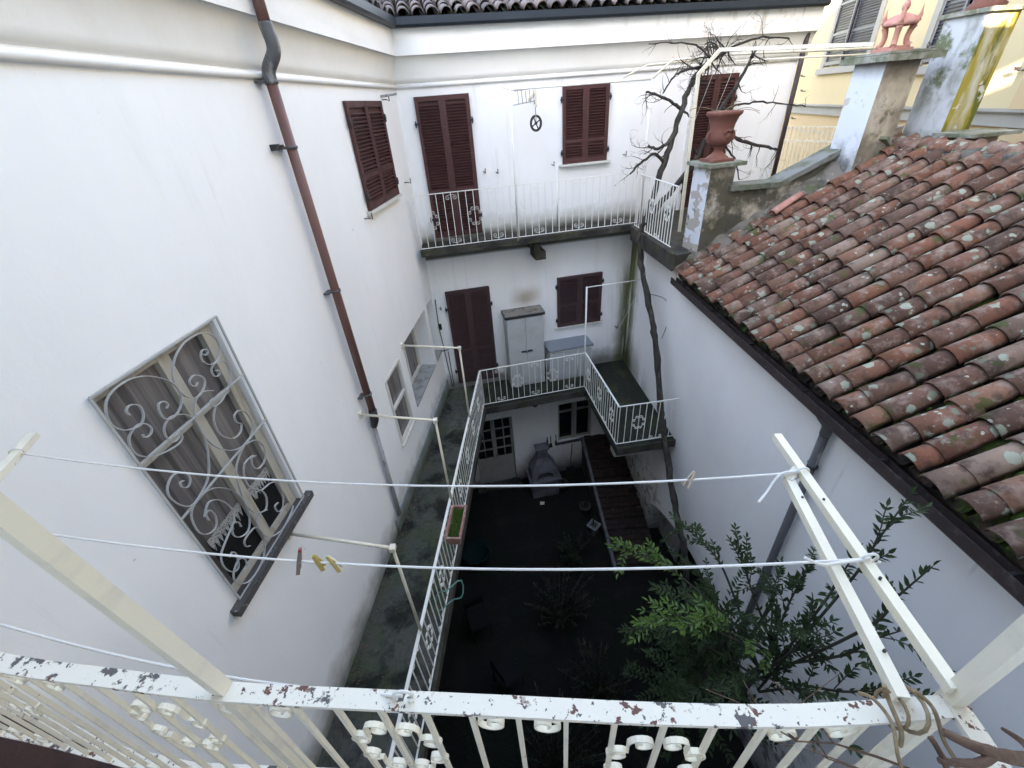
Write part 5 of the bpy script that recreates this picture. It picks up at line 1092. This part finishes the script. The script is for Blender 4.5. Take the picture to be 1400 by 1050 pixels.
for bx_, by_, r_ in ((2.15, 1.9, .05), (1.85, 2.1, .035), (2.35, 2.3, .035)):
    part('trunk', MB().tube([(bx_ - .1, by_ + .2, 0), (bx_, by_ + .1, 2), (bx_ + .03, by_, 3.5), (bx_ + .02, by_ - .1, 4.8)], [r_, r_ * .85, r_ * .7, r_ * .45], 8), 'bark', bush)
hub = tip(2.15, 1.75, -4.4)
SP = [  # tip, bright, single leaves, leaf pairs, side twigs
    ((2.36, 1.69, -2.13), (2.22, 1.62, -3.0), False, True, 16, 3), ((2.33, 1.37, -2.38), (2.2, 1.38, -3.1), False, True, 12, 1), ((2.12, 1.60, -2.52), (2.1, 1.6, -3.2), False, True, 11, 2),
    ((.86, 2.66, -3.78), (1.5, 2.3, -3.9), True, True, 20, 6), ((.92, 1.93, -3.85), (1.5, 1.85, -3.85), True, True, 22, 5), ((1.55, 2.87, -3.66), (1.85, 2.3, -3.8), False, True, 16, 5),
    ((1.92, 2.45, -3.55), (2.05, 2.1, -3.9), False, False, 15, 5), ((1.35, 1.85, -3.7), (1.7, 1.8, -3.9), True, False, 14, 5), ((2.3, 2.0, -3.3), (2.2, 1.9, -3.8), False, False, 14, 5),
    ((2.07, 1.55, -3.3), (2.1, 1.6, -3.8), False, False, 14, 6), ((2.25, 1.25, -2.85), (2.2, 1.4, -3.5), False, False, 12, 4), ((2.35, 1.05, -3.3), (2.2, 1.3, -3.8), False, False, 12, 4), ((1.9, 1.1, -3.6), (2.0, 1.4, -4.0), False, False, 14, 5),
    ((1.5, 1.45, -4.2), (1.8, 1.6, -4.2), False, False, 14, 5), ((1.1, 1.5, -4.6), (1.6, 1.6, -4.4), False, False, 14, 5), ((.95, 2.3, -4.7), (1.5, 2.1, -4.5), False, False, 14, 5), ((1.75, 2.7, -4.3), (1.9, 2.3, -4.4), False, False, 14, 5),
    ((2.3, 1.6, -3.9), (2.2, 1.7, -4.1), False, False, 14, 5), ((1.6, 2.2, -4.0), (1.8, 2.0, -4.2), False, False, 12, 5), ((2.4, 2.4, -4.1), (2.3, 2.1, -4.2), False, False, 12, 5)]
for t_, m_, br_, so_, nl_, sb_ in SP:
    spray([hub + Vector((lr.uniform(-.08, .08), lr.uniform(-.08, .08), lr.uniform(-.6, .1))), tip(*m_) , (tip(*m_) + tip(*t_)) / 2 + Vector((0, 0, .05)), tip(*t_)], .013, nl_, sb_ + (0 if so_ else 3), br_, so_, fr=.35 if so_ else .12)
for k in range(95):
    a = lr.uniform(0, 6.28); z = lr.uniform(-6.6, -3.9); R_ = lr.uniform(.2, .95) * (1.15 if z < -4.8 else .75); c = Vector((1.75, 2.05, Z(z) - .25))
    e = c + Vector((math.cos(a) * R_, math.sin(a) * R_ * .8, lr.uniform(.1, .5))); e.x = min(e.x, 2.75)
    mid = (c + e) / 2 + Vector((0, 0, .12)); q = catmull([c, mid, e], 5)
    restm2 = restm; 
    m = len(q)
    for k2 in range(13):
        t = .2 + .8 * k2 / 13; i = min(int(t * (m - 1)), m - 2); p = q[i].lerp(q[i + 1], t * (m - 1) - i); d = (q[i + 1] - q[i]).normalized()
        for sg in (1, -1): leaf_at(p, d * .7 + d.cross(Vector((lr.uniform(-.6, .6), lr.uniform(-.6, .6), 1))).normalized() * sg * .8, Vector((0, 0, 1)), lr.uniform(.8, 1.3), False, None)
part('inner_leaves', restm, 'leaf', bush, kind='stuff'); part('pale_leaves', restb, 'leaf_bright', bush, kind='stuff')
# low shrubs in the courtyard
labs = ['broad dark shrub in the middle of the courtyard soil', 'dark shrub below the tall evergreen, nearest the right wall', 'low dark shrub near the foot of the brick steps', 'dark shrub in the shade under the near balcony', 'straggly dark shrub left of the evergreen bush']
for i, (x, y, r_, h_) in enumerate(((.6, 4.6, .8, 1.3), (2.3, 3.6, .6, 1.8), (1.1, 6.0, .5, .8), (.2, 2.2, .9, 1.7), (1.0, 3.1, .7, 2.0))):
    t = thing('shrub', labs[i], 'shrub', Matrix.Translation((x, y, 0)), 'dark shrubs in the courtyard'); W_ = WM[t.name]
    fm, sm_ = MB(), MB(); q_ = random.Random(40 + i)
    for k in range(34):
        a = q_.uniform(0, 6.28); e = Vector((math.cos(a) * r_ * q_.uniform(.3, 1), math.sin(a) * r_ * q_.uniform(.3, 1), h_ * q_.uniform(.45, 1))); c = Vector((0, 0, .05)); mid = Vector((e.x * .4, e.y * .4, e.z * .6))
        q = catmull([c, mid, e], 4); sm_.tube(q, .008, 4)
        for k2 in range(14):
            tt = .3 + .7 * k2 / 14; j = min(int(tt * (len(q) - 1)), len(q) - 2); p = q[j]; d = (q[j + 1] - q[j]).normalized()
            for sg in (1, -1):
                dd = (d * .5 + Vector((q_.uniform(-1, 1), q_.uniform(-1, 1), q_.uniform(-.3, .6)))).normalized(); xx = dd.orthogonal().normalized() * .02; Lh = q_.uniform(.05, .09)
                fm.add([p, p + dd * Lh * .5 + xx, p + dd * Lh, p + dd * Lh * .5 - xx], [(0, 1, 2, 3)])
    part('foliage', fm, 'leaf_dark', t, W_, kind='stuff'); part('stems', sm_, 'bark', t, W_)

# litter blown into the corners
dr_ = random.Random(77); lit = MB()
def litter(x, y, z, s):
    a = dr_.uniform(0, 6.28); d = Vector((math.cos(a), math.sin(a), dr_.uniform(-.2, .3))) * s; n_ = Vector((-math.sin(a), math.cos(a), dr_.uniform(-.3, .3))) * s * .45; p = Vector((x, y, z))
    lit.add([p - d, p + n_, p + d + Vector((0, 0, s * .3)), p - n_], [(0, 1, 2, 3)])
for i in range(900):
    t = dr_.random(); y = .9 + 6.9 * t; xw = CX - (CY - y) * math.tan(AD)
    litter(xw + .03 + abs(dr_.gauss(0, .10)) + (.75 if dr_.random() < .15 else 0) * dr_.random(), y, Z(-5.54), dr_.uniform(.006, .018))
for i in range(0): litter(dr_.uniform(-1.4, 2.6), dr_.uniform(2.5, 8.2), .05, dr_.uniform(.015, .035))
for i in range(220): litter(dr_.uniform(1.75, 2.7), dr_.uniform(6.2, 8.9), Z(-5.55), dr_.uniform(.006, .018))
lo_ = single('dead_leaves', lit, 'bark_brown', 'dry brown leaf litter scattered on the left balcony floor and courtyard soil', 'leaf litter')
lo_['kind'] = 'stuff'
